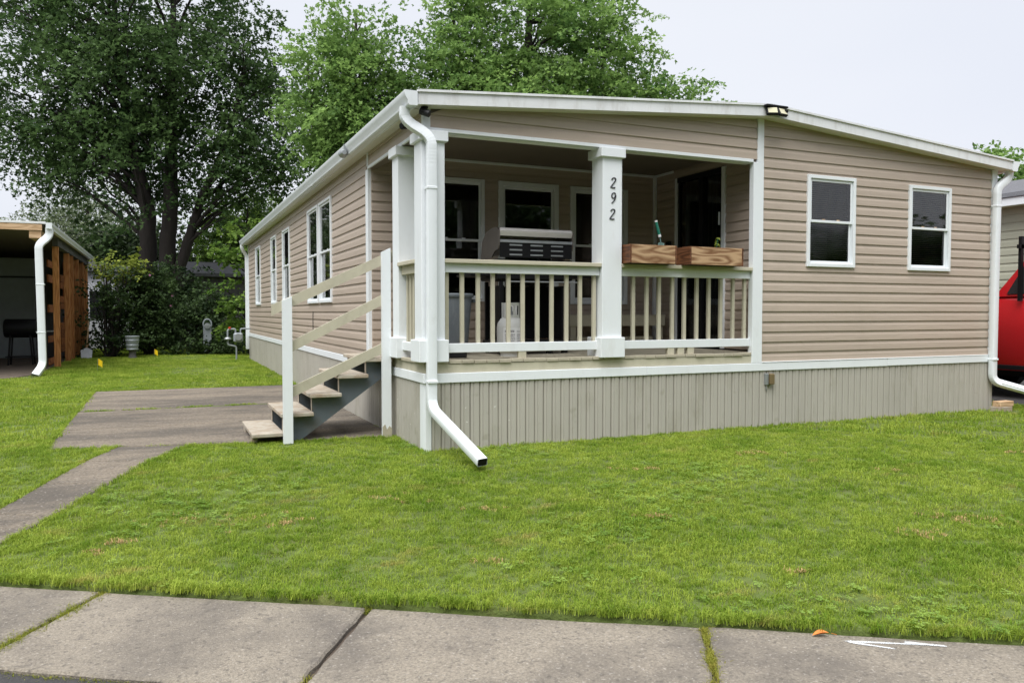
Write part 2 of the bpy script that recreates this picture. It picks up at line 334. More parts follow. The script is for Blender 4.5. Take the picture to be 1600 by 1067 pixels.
# ------------------------------------------------------------------ mesh helpers
class MB:
    """Collects pieces of geometry; build() links them as ONE mesh object."""
    def __init__(self, T=None):
        self.v = []; self.f = []; self.T = T
    def add(self, vs, fs):
        o = len(self.v)
        T = self.T
        self.v.extend([tuple(T(*p)) if T else tuple(p) for p in vs])
        self.f.extend([tuple(i + o for i in f) for f in fs])
        return self
    def box(self, x0, x1, y0, y1, z0, z1, b=0.0):
        if b <= 0:
            vs = [(x0, y0, z0), (x1, y0, z0), (x1, y1, z0), (x0, y1, z0), (x0, y0, z1), (x1, y0, z1), (x1, y1, z1), (x0, y1, z1)]
            fs = [(3, 2, 1, 0), (4, 5, 6, 7), (0, 1, 5, 4), (1, 2, 6, 5), (2, 3, 7, 6), (3, 0, 4, 7)]
            return self.add(vs, fs)
        vs = []; idx = {}
        X, Y, Z = (x0, x1), (y0, y1), (z0, z1)
        S = (1, -1)
        for i in (0, 1):
            for j in (0, 1):
                for k in (0, 1):
                    c = (X[i], Y[j], Z[k])
                    for a in range(3):
                        p = [c[0] + S[i] * b, c[1] + S[j] * b, c[2] + S[k] * b]
                        p[a] = c[a]
                        idx[(i, j, k, a)] = len(vs); vs.append(tuple(p))
        fs = []
        for a in range(3):
            for s in (0, 1):
                o = [q for q in range(3) if q != a]
                quad = []
                for (p, q) in ((0, 0), (1, 0), (1, 1), (0, 1)):
                    c = [0, 0, 0]; c[a] = s; c[o[0]] = p; c[o[1]] = q
                    quad.append(idx[(c[0], c[1], c[2], a)])
                if (s == 0) != (a == 1): quad = quad[::-1]
                fs.append(tuple(quad))
        for a in range(3):                      # edges parallel to a
            o = [q for q in range(3) if q != a]
            for p in (0, 1):
                for q in (0, 1):
                    c0 = [0, 0, 0]; c0[o[0]] = p; c0[o[1]] = q
                    c1 = list(c0); c1[a] = 1
                    quad = [idx[(*c0, o[0])], idx[(*c1, o[0])], idx[(*c1, o[1])], idx[(*c0, o[1])]]
                    fs.append(tuple(quad))
        for i in (0, 1):
            for j in (0, 1):
                for k in (0, 1):
                    fs.append((idx[(i, j, k, 0)], idx[(i, j, k, 1)], idx[(i, j, k, 2)]))
        return self.add(vs, fs)
    def prism(self, poly, a, b, axis=2):
        """poly: 2-D outline extruded from a to b along axis."""
        n = len(poly)
        def mk(p, t):
            if axis == 2: return (p[0], p[1], t)
            if axis == 1: return (p[0], t, p[1])
            return (t, p[0], p[1])
        vs = [mk(p, a) for p in poly] + [mk(p, b) for p in poly]
        fs = [tuple(range(n))[::-1], tuple(range(n, 2 * n))]
        fs += [(i, (i + 1) % n, n + (i + 1) % n, n + i) for i in range(n)]
        return self.add(vs, fs)
    def bar(self, p0, p1, w, h, up=(0, 0, 1)):
        p0, p1 = Vector(p0), Vector(p1)
        d = (p1 - p0).normalized(); s = d.cross(Vector(up)).normalized(); u = s.cross(d)
        vs = []
        for p in (p0, p1):
            for (a, c) in ((-1, -1), (1, -1), (1, 1), (-1, 1)):
                vs.append(tuple(p + s * (a * w / 2) + u * (c * h / 2)))
        fs = [(3, 2, 1, 0), (4, 5, 6, 7), (0, 1, 5, 4), (1, 2, 6, 5), (2, 3, 7, 6), (3, 0, 4, 7)]
        return self.add(vs, fs)
    def sweep(self, path, ring, side=None, caps=True, scales=None):
        """ring: 2-D section swept along path with mitred joints; side: vector the section's x axis leans to."""
        P = [Vector(p) for p in path]
        n = len(ring); vs = []
        s = None
        for i, p in enumerate(P):
            d0 = (p - P[i - 1]).normalized() if i else (P[1] - p).normalized()
            d1 = (P[i + 1] - p).normalized() if i < len(P) - 1 else d0
            t = (d0 + d1).normalized()
            if s is None:
                ref = Vector(side) if side else (Vector((1, 0, 0)) if abs(d0.x) < 0.9 else Vector((0, 1, 0)))
                s = (ref - t * ref.dot(t)).normalized()
            else:
                s = (s - t * s.dot(t)).normalized()
            u = t.cross(s)
            k = 1 / max(0.5, math.sqrt(max(0.05, (1 + d0.dot(d1)) / 2)))
            bis = (d1 - d0)
            sc = scales[i] if scales else 1.0
            for (a, c) in ring:
                q = s * a * sc + u * c * sc
                if bis.length > 1e-5:
                    bn = bis.normalized(); q = q + bn * (q.dot(bn)) * (k - 1)
                vs.append(tuple(p + q))
        fs = []
        for i in range(len(P) - 1):
            for j in range(n):
                a, b2 = i * n + j, i * n + (j + 1) % n
                fs.append((a, b2, b2 + n, a + n))
        if caps:
            fs.append(tuple(range(n))[::-1]); fs.append(tuple(range((len(P) - 1) * n, len(P) * n)))
        return self.add(vs, fs)
    def tube(self, path, r, n=8, r2=None):
        ring = [(math.cos(2 * math.pi * i / n), math.sin(2 * math.pi * i / n)) for i in range(n)]
        m = len(path)
        if r2 is None: sc = [r] * m
        else: sc = [r + (r2 - r) * i / (m - 1) for i in range(m)]
        return self.sweep(path, ring, scales=sc)
    def lathe(self, prof, c, n=20, axis=2):
        vs = []
        for (r, h) in prof:
            for i in range(n):
                a = 2 * math.pi * i / n
                q = (r * math.cos(a), r * math.sin(a))
                if axis == 2: vs.append((c[0] + q[0], c[1] + q[1], c[2] + h))
                elif axis == 0: vs.append((c[0] + h, c[1] + q[0], c[2] + q[1]))
                else: vs.append((c[0] + q[0], c[1] + h, c[2] + q[1]))
        fs = []
        for k in range(len(prof) - 1):
            for i in range(n):
                a, b2 = k * n + i, k * n + (i + 1) % n
                fs.append((a, b2, b2 + n, a + n))
        fs.append(tuple(range(n))[::-1]); fs.append(tuple(range((len(prof) - 1) * n, len(prof) * n)))
        return self.add(vs, fs)
    def build(self, name, mat, parent=None, smooth=None, recalc=True):
        me = bpy.data.meshes.new(name)
        me.from_pydata(self.v, [], self.f)
        if recalc:
            bm = bmesh.new(); bm.from_mesh(me); bmesh.ops.recalc_face_normals(bm, faces=bm.faces); bm.to_mesh(me); bm.free()
        me.materials.append(mat if not isinstance(mat, str) else M[mat])
        o = bpy.data.objects.new(name, me)
        COL.objects.link(o)
        if smooth is not None:
            me.set_sharp_from_angle(angle=R(smooth))
            me.polygons.foreach_set('use_smooth', [True] * len(me.polygons))
        if parent is not None:
            o.parent = parent
            o.matrix_parent_inverse = parent_world(parent).inverted()
        return o

def parent_world(o):
    m = o.matrix_basis.copy()
    while o.parent is not None:
        m = o.parent.matrix_basis @ o.matrix_parent_inverse @ m
        o = o.parent
    return m

def tag(o, label=None, cat=None, group=None, kind=None):
    if label: o['label'] = label
    if cat: o['category'] = cat
    if group: o['group'] = group
    if kind: o['kind'] = kind
    return o

def empty(name, loc=(0, 0, 0), rz=0.0):
    o = bpy.data.objects.new(name, None)
    o.empty_display_size = 0.2
    COL.objects.link(o)
    o.location = loc; o.rotation_euler = (0, 0, rz)
    return o

def thing(name, label, cat, loc=(0, 0, 0), rz=0.0, group=None):
    return tag(empty(name, loc, rz), label, cat, group)

def rrect(w, h, r, n=3):
    """rounded rectangle section"""
    pts = []
    for (cx, cy, a0) in ((w / 2 - r, h / 2 - r, 0), (-w / 2 + r, h / 2 - r, 90), (-w / 2 + r, -h / 2 + r, 180), (w / 2 - r, -h / 2 + r, 270)):
        for i in range(n + 1):
            a = R(a0 + 90 * i / n)
            pts.append((cx + r * math.cos(a), cy + r * math.sin(a)))
    return pts

def smooth_path(pts, rad=0.05, n=4):
    """round the corners of a polyline"""
    P = [Vector(p) for p in pts]
    out = [P[0]]
    for i in range(1, len(P) - 1):
        a = (P[i - 1] - P[i]); b = (P[i + 1] - P[i])
        ra = min(rad, a.length * 0.45); rb = min(rad, b.length * 0.45)
        p0, p2 = P[i] + a.normalized() * ra, P[i] + b.normalized() * rb
        for k in range(n + 1):
            t = k / n
            out.append((1 - t) ** 2 * p0 + 2 * t * (1 - t) * P[i] + t * t * p2)
    out.append(P[-1])
    return out

# ------------------------------------------------------------------ terrain
W, L = 8.53, 17.4                       # the house
SN = Vector((0.537, 0.843))             # across the sidewalk, towards the house
SD = Vector((0.843, -0.537))            # along the sidewalk
S_FAR = -3.65                           # far edge of the sidewalk in the SN direction
SZ = -0.20
def hz(x, y):
    d = SN.x * x + SN.y * y - S_FAR
    t = min(1.0, max(0.0, d / 3.3)); t = t * t * (3 - 2 * t)
    return -0.168 + 0.168 * t + 0.012 * math.sin(x * 1.3 + 0.4) * math.sin(y * 1.1) * t
def hz_np(x, y):
    d = SN.x * x + SN.y * y - S_FAR
    t = np.clip(d / 3.3, 0, 1); t = t * t * (3 - 2 * t)
    return -0.168 + 0.168 * t + 0.012 * np.sin(x * 1.3 + 0.4) * np.sin(y * 1.1) * t

def sheet(name, x0, x1, y0, y1, step, zf, mat):
    xs = np.arange(x0, x1 + 1e-6, step); ys = np.arange(y0, y1 + 1e-6, step)
    vs = [(x, y, zf(x, y)) for y in ys for x in xs]
    nx = len(xs)
    fs = [(j * nx + i, j * nx + i + 1, (j + 1) * nx + i + 1, (j + 1) * nx + i) for j in range(len(ys) - 1) for i in range(nx - 1)]
    o = MB().add(vs, fs).build(name, mat, recalc=False, smooth=180)
    return tag(o, kind='structure')

def lawn_z(x, y):
    d = SN.x * x + SN.y * y - S_FAR
    if d < 0.22: return -0.33             # the lawn sheet dips under the sidewalk and the street
    return hz(x, y)
def axis_vals(a, b, fa, fb, fine, coarse):
    v = list(np.arange(fa, fb + 1e-6, fine))
    k = fa
    while k > a:
        k -= coarse; coarse_ = coarse; v.insert(0, k)
    k = fb
    while k < b:
        k += coarse; v.append(k)
    return v
xs = axis_vals(-400, 400, -8, 16, 0.2, 16); ys = axis_vals(-60, 600, -8, 10, 0.2, 12)
vs = [(x, y, lawn_z(x, y)) for y in ys for x in xs]; nx = len(xs)
fs = [(j * nx + i, j * nx + i + 1, (j + 1) * nx + i + 1, (j + 1) * nx + i) for j in range(len(ys) - 1) for i in range(nx - 1)]
lawn = MB().add(vs, fs).build('ground', 'lawnsoil', recalc=False, smooth=180)
tag(lawn, kind='structure')

# the cut edge of the sod beside the sidewalk
def _edge():
    m = MB(); vs = []; K = 160; cols = (0.004, 0.0, 0.0, 0.012, 0.10, 0.22, 0.36, 0.52)
    for i in range(K + 1):
        s_ = -9 + 24 * i / K
        wob = 0.012 * math.sin(s_ * 7.3) + 0.008 * math.sin(s_ * 17.1 + 1)
        for j, c_ in enumerate(cols):
            n_ = S_FAR + 0.008 + c_ + (wob + 0.014 if j > 1 else 0.006)
            x_, y_ = SD.x * s_ + SN.x * n_, SD.y * s_ + SN.y * n_
            z_ = -0.33 if j == 0 else (-0.22 if j == 1 else (hz(x_, y_) - 0.022 if j == 2 else hz(x_, y_) + 0.0015))
            vs.append((x_, y_, z_))
    n = len(cols)
    m.add(vs, [(i * n + j, (i + 1) * n + j, (i + 1) * n + j + 1, i * n + j + 1) for i in range(K) for j in range(n - 1)])
    return tag(m.build('lawn_edge', 'lawnsoil', recalc=False, smooth=50), kind='structure')
_edge()

# street in front of the sidewalk
def sp(s, n, z=0.0):                     # a point s along and n across the sidewalk frame
    return (SD.x * s + SN.x * n, SD.y * s + SN.y * n, z)
street = MB().add([sp(-60, -5.2 - 0.0 + 0.60, -0.222), sp(60, -4.60, -0.222), sp(60, -14, -0.25), sp(-60, -14, -0.25)], [(0, 1, 2, 3)]).build('street', 'asphalt', recalc=False)
tag(street, kind='structure')

# sidewalk: slabs with open joints
S_NEAR = -4.60
def s_of(x, y): return SD.x * x + SD.y * y
joints = [s_of(-2.791, -2.619), s_of(-1.60, -3.55), s_of(0.0, -4.52)]
joints[1] = (joints[1] + s_of(-1.453, -3.614)) / 2
js = [joints[0] - 3.4, joints[0] - 1.7] + joints + [joints[2] + 1.72 * k for k in range(1, 6)]
walk = tag(MB().add([sp(js[0], S_NEAR + 0.02, SZ - 0.03), sp(js[-1], S_NEAR + 0.02, SZ - 0.03), sp(js[-1], S_FAR - 0.02, SZ - 0.03), sp(js[0], S_FAR - 0.02, SZ - 0.03)], [(0, 1, 2, 3)]).build('sidewalk', 'dirt', recalc=False), kind='structure')
def slab(parent, poly, ztop, thick, mat, name='slab', bev=0.012, tilt=0.0):
    """a concrete slab with worn, slightly ragged edges"""
    # densify outline
    pts = []
    n = len(poly)
    for i in range(n):
        a, b = Vector(poly[i]), Vector(poly[(i + 1) % n])
        k = max(1, int((b - a).length / 0.09))
        for j in range(k):
            p = a + (b - a) * (j / k)
            nrm = Vector((-(b - a).y, (b - a).x)).normalized()
            w = 0.004 * math.sin(p.x * 23 + p.y * 31) + rnd.uniform(-0.003, 0.003) if j else 0
            pts.append(p + nrm * w)
    c = sum(pts, Vector((0, 0))) / len(pts)
    inner = [p + (c - p).normalized() * bev for p in pts]
    m = len(pts)
    zt = ztop if callable(ztop) else (lambda x, y: ztop)
    vs = [(p.x, p.y, zt(p.x, p.y) - thick) for p in pts] + [(p.x, p.y, zt(p.x, p.y) - bev * 0.8) for p in pts] + [(p.x, p.y, zt(p.x, p.y)) for p in inner]
    fs = []
    for k in (0, 1):
        fs += [(k * m + i, k * m + (i + 1) % m, (k + 1) * m + (i + 1) % m, (k + 1) * m + i) for i in range(m)]
    fs.append(tuple(range(2 * m, 3 * m)))
    return MB().add(vs, fs).build(name, mat, parent)
slabs = []
for i in range(len(js) - 1):
    g = 0.009 if i not in (1, 3) else 0.016
    a, b = js[i] + g, js[i + 1] - g
    dz = (0.0, 0.003, 0.0, -0.004, 0.003, 0, 0.002, 0, 0.001)[i % 9]
    slabs.append(slab(walk, [sp(a, S_NEAR)[:2], sp(b, S_NEAR)[:2], sp(b, S_FAR)[:2], sp(a, S_FAR)[:2]], SZ + dz, 0.10, 'concrete'))

# concrete pad and walkway beside the house
pad = tag(MB().add([(-3.45, 1.65, -0.035), (-0.05, 1.1, -0.035), (-0.05, 7.95, -0.035), (-3.45, 7.95, -0.035)], [(0, 1, 2, 3)]).build('concrete_pad', 'dirt', recalc=False), kind='structure')
for (ya0, ya1, yb0, yb1) in ((1.62, 1.06, 3.0, 3.0), (3.016, 3.016, 4.86, 4.86), (4.95, 4.95, 8.0, 8.0)):
    slab(pad, [(-3.52, ya0), (-0.02, ya1), (-0.02, yb1), (-3.52, yb0)], 0.012 + rnd.uniform(-0.002, 0.002), 0.09, 'padconcrete')
def path_z(x, y): return hz(x, y) + 0.012
pl = [(-2.86, 1.49), (-3.62, -0.60), (-4.30, -2.3)]
pr = [(-2.20, 1.38), (-3.20, -0.90), (-3.95, -2.6)]
path = tag(MB().add([(-2.87, 1.45, -0.03), (-2.25, 1.36, -0.03), (-3.22, -0.9, -0.14), (-3.60, -0.6, -0.14)], [(0, 1, 2, 3)]).build('walkway', 'dirt', recalc=False), kind='structure')
def lerp(a, b, t): return (a[0] + (b[0] - a[0]) * t, a[1] + (b[1] - a[1]) * t)
JT = 0.995
for (a, b) in ((0, 0.33), (0.336, 0.66), (0.666, 1.0)):
    slab(path, [lerp(pl[0], pl[1], b), lerp(pr[0], pr[1], b), lerp(pr[0], pr[1], a), lerp(pl[0], pl[1], a)], path_z, 0.08, 'padconcrete')
slab(path, [lerp(pl[1], pl[2], 1.0), lerp(pr[1], pr[2], 1.0), lerp(pr[1], pr[2], 0.012), lerp(pl[1], pl[2], 0.012)], path_z, 0.08, 'padconcrete')

# bare ground under the carport, driveway on the right
tag(MB().add([(-30, 11.9, 0.012), (-5.35, 11.9, 0.012), (-5.0, 13.2, 0.012), (-5.0, 26, 0.012), (-30, 26, 0.012)], [(0, 1, 2, 3, 4)]).build('carport_floor', 'dirt', recalc=False), kind='structure')
tag(MB().add([(9.35, -1.2, 0.016), (14.2, -1.2, 0.016), (14.2, 9.0, 0.016), (9.35, 9.0, 0.016)], [(0, 1, 2, 3)]).build('driveway', 'asphalt', recalc=False), kind='structure')

# ------------------------------------------------------------------ the mobile home
home = thing('mobile_home', 'tan vinyl-sided mobile home with white trim and a recessed front porch', 'house')
EX = 0.125                               # siding exposure
ZS = 0.787                               # top of the white band, start of the siding
ZSK = 0.689
RIDGE = W / 2
OVF, OVS = 0.17, 0.12
def roof_under(x):
    t = 1 - abs(x - RIDGE) / (RIDGE + OVS)
    return 3.426 + 0.322 * t
FT = 0.126                               # fascia height

# wall frames: (u along the wall, v up, w outwards)
def T_front(y0): return lambda u, v, w: (u, y0 - w, v)
def T_left(x0): return lambda u, v, w: (x0 - w, u, v)

def cells(u0, u1, v0, v1, openings):
    us = sorted({u0, u1} | {o[0] for o in openings} | {o[1] for o in openings})
    vs_ = sorted({v0, v1} | {o[2] for o in openings} | {o[3] for o in openings})
    for i in range(len(us) - 1):
        for j in range(len(vs_) - 1):
            cu, cv = (us[i] + us[i + 1]) / 2, (vs_[j] + vs_[j + 1]) / 2
            if any(o[0] < cu < o[1] and o[2] < cv < o[3] for o in openings): continue
            yield us[i], us[i + 1], vs_[j], vs_[j + 1]

PROF = [(0.0, 0.000), (0.0, 0.0155), (0.004, 0.0165), (0.072, 0.0125), (0.082, 0.0095), (0.092, 0.0055), (0.108, 0.004), (EX - 0.0005, 0.003), (EX - 0.0005, 0.0)]
def plank(T, u0, u1, v, parent, mat, top=None, clip=None):
    """one dutch-lap course; top(v) -> allowed (u0, u1) at that height, for sloped gables; clip = (low, high) cut at a window"""
    vs = []
    prof = PROF
    if clip:
        lo_, hi_ = clip[0] - v, clip[1] - v
        zs_ = [q[0] for q in PROF[1:-1]]; ws_ = [q[1] for q in PROF[1:-1]]
        inner = [(z, w) for z, w in PROF[1:-1] if lo_ < z < hi_]
        prof = [(max(lo_, 0), 0.0), (max(lo_, 0), float(np.interp(max(lo_, 0), zs_, ws_)))] + inner + [(min(hi_, EX - 0.0005), float(np.interp(min(hi_, EX), zs_, ws_))), (min(hi_, EX - 0.0005), 0.0)]
    n = len(prof)
    for s in (0, 1):
        for (pv, pw) in prof:
            a, b = u0, u1
            if top:
                lo, hi = top(v + pv)
                a, b = max(u0, lo), min(u1, hi)
                if b < a: a = b = (a + b) / 2
            vs.append(((a, b)[s], v + pv, pw))
    fs = [(i, i + 1, n + i + 1, n + i) for i in range(n - 1)]
    fs += [tuple(range(n)), tuple(range(n, 2 * n))[::-1]]
    return MB(T).add(vs, fs).build('siding_plank', mat, parent)

def side_wall(name, T, u0, u1, v0, v1, openings, mat='siding', start=None, top=None, seams=(), back=0.1):
    """backing wall with window openings, and its siding courses cut round them"""
    wb = MB(T)
    for (a, b, c, d) in cells(u0, u1, v0, v1, openings):
        wb.box(a, b, c, d, -back, 0.0)
    # box() args are (u, v, w) here because T maps (u, v, w)
    wall = wb.build(name, mat, home)
    v = start if start is not None else v0
    while v < v1 - 0.005:
        segs = [(u0, u1)]
        for o in openings:
            if o[2] < v + EX - 0.001 and o[3] > v + 0.001:
                if o[2] > v + 0.006: plank(T, o[0], o[1], v, wall, mat, None, (v, o[2]))
                if o[3] < v + EX - 0.006: plank(T, o[0], o[1], v, wall, mat, None, (o[3], v + EX))
                segs = [s for (a, b) in segs for s in ((a, min(b, o[0])), (max(a, o[1]), b)) if s[1] - s[0] > 0.01]
        for (a, b) in segs:
            cuts = [a] + [c for c in seams if a + 0.3 < c < b - 0.3] + [b]
            for k in range(len(cuts) - 1):
                if top:
                    lo, hi = top(v)
                    if min(cuts[k + 1], hi) - max(cuts[k], lo) < 0.02: continue
                plank(T, cuts[k] + (0.0006 if k else 0), cuts[k + 1] - (0.0006 if k < len(cuts) - 2 else 0), v, wall, mat, top)
        v += EX
    return wall

def window(T, u0, u1, v0, v1, label=None, split=True, blind='blind', casing=0.045, meet=0.5, low='screen', depth=0.0):
    """double-hung sash window; u/v are the outside of its casing"""
    win = MB(T)
    c = casing
    win.box(u0, u0 + c, v0, v1, -0.06, 0.040, 0.004).box(u1 - c, u1, v0, v1, -0.06, 0.040, 0.004)
    win.box(u0 + c, u1 - c, v0, v0 + c, -0.06, 0.043, 0.004).box(u0 + c, u1 - c, v1 - c, v1, -0.06, 0.040, 0.004)
    w = win.build('window', 'white', home)
    if label: w['label'] = label
    a, b, lo, hi = u0 + c + 0.002, u1 - c - 0.002, v0 + c + 0.002, v1 - c - 0.002
    s = 0.032
    def sash(v_lo, v_hi, wz, pane):
        m = MB(T)
        m.box(a, a + s, v_lo, v_hi, wz - 0.02, wz, 0.003).box(b - s, b, v_lo, v_hi, wz - 0.02, wz, 0.003)
        m.box(a + s, b - s, v_lo, v_lo + s, wz - 0.019, wz + 0.001, 0.003).box(a + s, b - s, v_hi - s, v_hi, wz - 0.019, wz + 0.001, 0.003)
        m.build('sash', 'white', w)
        MB(T).box(a + s - 0.003, b - s + 0.003, v_lo + s - 0.003, v_hi - s + 0.003, wz - 0.013, wz - 0.008).build('pane', pane, w)
    if split:
        vm = lo + (hi - lo) * meet
        sash(vm - 0.016, hi, 0.020, 'glass')
        sash(lo, vm + 0.016, -0.004, low)
        for k in (0.33, 0.67):
            uu = a + (b - a) * k
            MB(T).box(uu - 0.025, uu + 0.025, vm + 0.017, vm + 0.030, 0.002, 0.018, 0.003).build('sash_lock', 'lumber' if blind == 'blind' else 'white', w)
    else:
        sash(lo, hi, 0.012, 'glass')
    # dark reveal painted near-black as the unlit room; blind slats inside
    MB(T).box(a, b, lo, hi, -0.42, -0.40).box(a - 0.01, a, lo, hi, -0.42, -0.06).box(b, b + 0.01, lo, hi, -0.42, -0.06).box(a, b, lo - 0.01, lo, -0.42, -0.06).box(a, b, hi, hi + 0.01, -0.42, -0.06).build('unlit_backing', 'interior', w)
    if blind:
        m = MB(T); vb = lo + 0.04
        v = hi - 0.03
        while v > vb:
            m.add([(a + 0.03, v, -0.052), (b - 0.03, v, -0.052), (b - 0.03, v + 0.012, -0.028), (a + 0.03, v + 0.012, -0.028),
                   (a + 0.03, v - 0.0015, -0.052), (b - 0.03, v - 0.0015, -0.052), (b - 0.03, v + 0.0105, -0.028), (a + 0.03, v + 0.0105, -0.028)],
                  [(0, 1, 2, 3), (7, 6, 5, 4), (0, 4, 5, 1), (2, 6, 7, 3)])
            v -= 0.026
        m.build('blind', blind, w)
    return w

# --- front wall (right half of the facade)
WIN_F = [(4.985, 5.80, 1.98, 3.13), (6.775, 7.59, 1.97, 3.115)]
def gable_top(v):
    if v <= 3.426: return (-1e3, 1e3)
    t = (v - 3.426) / 0.322
    d = (1 - t) * (RIDGE + OVS)
    return (RIDGE - d, RIDGE + d) if t <= 1 else (RIDGE, RIDGE)
fw = side_wall('front_wall', T_front(0.0), 4.27, W - 0.07, ZSK, 3.42, WIN_F, start=ZS + 0.005, top=gable_top)
# siding of the gable above the wall top: courses continue to the rake
v = ZS + 0.005 + EX * math.ceil((3.415 - ZS - 0.005) / EX)
while v < 3.748:
    lo, hi = gable_top(v)
    if hi - 4.27 > 0.05:
        plank(T_front(0.0), 4.27, min(W - 0.07, hi), v, fw, 'siding', gable_top)
    v += EX
for k, wn_ in enumerate(WIN_F):
    window(T_front(0.0), *wn_, label=('front window beside the porch', 'front window near the right corner')[k])
# backing behind the gable courses
MB().prism([(4.27, 3.42), (W - 0.07, 3.42), (W - 0.07, 3.43), (RIDGE, 3.745), (4.27, 3.74)], 0.003, 0.09, axis=1).build('gable_backing', 'siding', home)
# header over the porch: siding band with white trim below
hd = MB().prism([(0.0, 3.215), (4.19, 3.215), (4.19, 3.735), (0.0, 3.43)], 0.003, 0.10, axis=1).build('porch_header', 'ceiling', home)
for v in (3.252, 3.252 + EX, 3.252 + 2 * EX, 3.252 + 3 * EX):
    lo, hi = gable_top(v)
    if 4.19 - max(0.05, lo) > 0.05:
        if v > 3.252 + 0.2 and v < 3.252 + 2.5 * EX:
            plank(T_front(0.0), max(0.05, lo), 3.98, v, hd, 'siding', gable_top); plank(T_front(0.0), 3.981, 4.19, v, hd, 'siding', gable_top)
        else:
            plank(T_front(0.0), max(0.05, lo), 4.19, v, hd, 'siding', gable_top)
MB().box(0.0, 4.13, -0.024, -0.0005, 3.212, 3.250, 0.003).build('header_trim', 'white', hd)
MB().box(-0.0, 4.13, -0.0, 0.12, 3.204, 3.2115, 0).build('header_soffit', 'white', hd)
MB().box(-0.024, 0.05, -0.022, 0.05, 3.225, 3.44, 0.003).build('corner_trim', 'white', hd)
# left header over the stairs
hl = MB().box(0.003, 0.10, 0.101, 2.30, 3.215, 3.425).build('porch_header', 'ceiling', home)
for v in (3.252, 3.252 + EX):
    vt = min(EX, 3.425 - v)
    plank(T_left(0.0), 0.05, 2.30, v, hl, 'siding')
MB().box(-0.024, -0.0005, 0.05, 2.32, 3.212, 3.250, 0.003).build('header_trim', 'white', hl)

# trims of the front
MB().box(4.13, 4.285, -0.030, 0.05, ZS + 0.001, 3.215, 0.004).build('corner_trim', 'white', home)
MB().box(4.19, 4.285, -0.028, 0.04, 3.2155, 3.74, 0.004).build('corner_trim', 'white', home)
MB().box(W - 0.09, W + 0.024, -0.024, 0.09, ZSK - 0.02, 3.43, 0.004).build('corner_trim', 'white', home)
band = MB().box(-0.030, 2.62, -0.032, 0.0, ZSK, ZS, 0.004).build('band_board', 'white', home)
MB().box(2.623, 6.42, -0.031, 0.0, ZSK + 0.001, ZS - 0.001, 0.004).build('band_board', 'white', home)
MB().box(6.423, W + 0.03, -0.032, 0.0, ZSK + 0.004, ZS + 0.002, 0.004).build('band_board', 'white', home)
MB().box(4.285, W, -0.036, -0.0, ZS + 0.0025, ZS + 0.014, 0.003).build('starter_strip', 'white', home)
MB().box(-0.030, 0.0, 0.001, 2.28, ZSK, ZS, 0.004).build('band_board', 'white', home)
for (a, b) in ((2.45, 7.3), (7.303, 12.2), (12.203, L)):
    MB().box(-0.030, 0.0, a, b, ZSK + 0.002, ZS, 0.004).build('band_board', 'white', home)

# --- left side wall
WIN_L = [(4.66, 5.68, 1.56, 3.20), (5.78, 6.80, 1.56, 3.20), (9.0, 10.0, 1.62, 3.15), (11.05, 11.95, 1.60, 3.17), (14.2, 15.3, 1.60, 3.17)]
lw = side_wall('left_wall', T_left(0.0), 2.42, L - 0.05, ZSK, 3.424, WIN_L, start=ZS + 0.005, seams=(8.3, 12.9))
for k, wn_ in enumerate(WIN_L):
    window(T_left(0.0), *wn_, blind='blindwhite' if k in (4,) else None, low='glass' if k < 2 else 'screen',
           label=('side window nearest the stairs', 'second side window from the stairs', 'third side window from the stairs', 'fourth side window from the stairs', 'side window nearest the back corner')[k])
for k in (0, 1):
    a = WIN_L[k]
    MB(T_left(0.0)).box(a[0] + 0.06, a[1] - 0.06, a[2] + 0.06, (a[2] + a[3]) / 2, -0.10, -0.09).build('curtain', 'blindwhite', home)
MB().box(-0.026, 0.11, 2.301, 2.42, ZS + 0.001, 3.2115, 0.004).build('corner_trim', 'white', home)
MB().box(-0.024, 0.02, 2.301, 2.36, 3.2515, 3.43, 0.003).build('corner_trim', 'white', home)
MB().box(-0.024, 0.09, L - 0.07, L + 0.024, ZSK - 0.02, 3.43, 0.004).build('corner_trim', 'white', home)
# small cable on the side wall
MB().tube([(-0.022, 6.35, 1.02), (-0.024, 6.34, 1.35), (-0.03, 6.28, 1.42)], 0.006, 6).build('cable', 'blackplastic', home)
# back and right walls
MB().box(0.0, W, L, L + 0.02, 0.0, 3.42).build('back_wall', 'siding', home)
MB().box(W, W + 0.012, 0.0, L, 0.0, 3.42).build('right_wall', 'siding', home)
MB().box(0.05, W, 2.5, L, 0.70, 0.74).build('floor', 'interior', home)

# --- porch interior
YB, XR = 2.30, 4.30
WIN_P = [(0.72, 1.555, 1.55, 3.18), (1.76, 2.67, 1.62, 3.18), (2.86, 3.80, 1.52, 3.18)]
pw = side_wall('porch_back_wall', T_front(YB), 0.02, XR, 0.93, 3.50, WIN_P, start=0.94)
window(T_front(YB), *WIN_P[0], blind=None, low='glass', label='left porch window')
window(T_front(YB), *WIN_P[1], split=False, blind=None, casing=0.07, label='wide fixed porch window behind the grill')
window(T_front(YB), *WIN_P[2], blind=None, low='glass', casing=0.06, label='right porch window')
DOOR = (0.68, 1.78, 0.93, 3.30)
rw = side_wall('porch_right_wall', T_left(XR), 0.03, YB, 0.93, 3.50, [DOOR], start=0.94)
MB().box(0.02, XR, YB - 0.035, YB - 0.017, 3.385, 3.42, 0.003).build('ceiling_trim', 'white', home)
MB().box(XR - 0.035, XR - 0.017, 1.82, YB - 0.036, 3.386, 3.42, 0.003).build('ceiling_trim', 'white', home)
MB().box(XR - 0.06, XR - 0.018, YB - 0.065, YB - 0.018, 0.93, 3.385, 0.003).build('corner_trim', 'white', home)
MB().box(0.10, XR, 0.10, YB, 3.42, 3.45).build('porch_ceiling', 'ceiling', home)
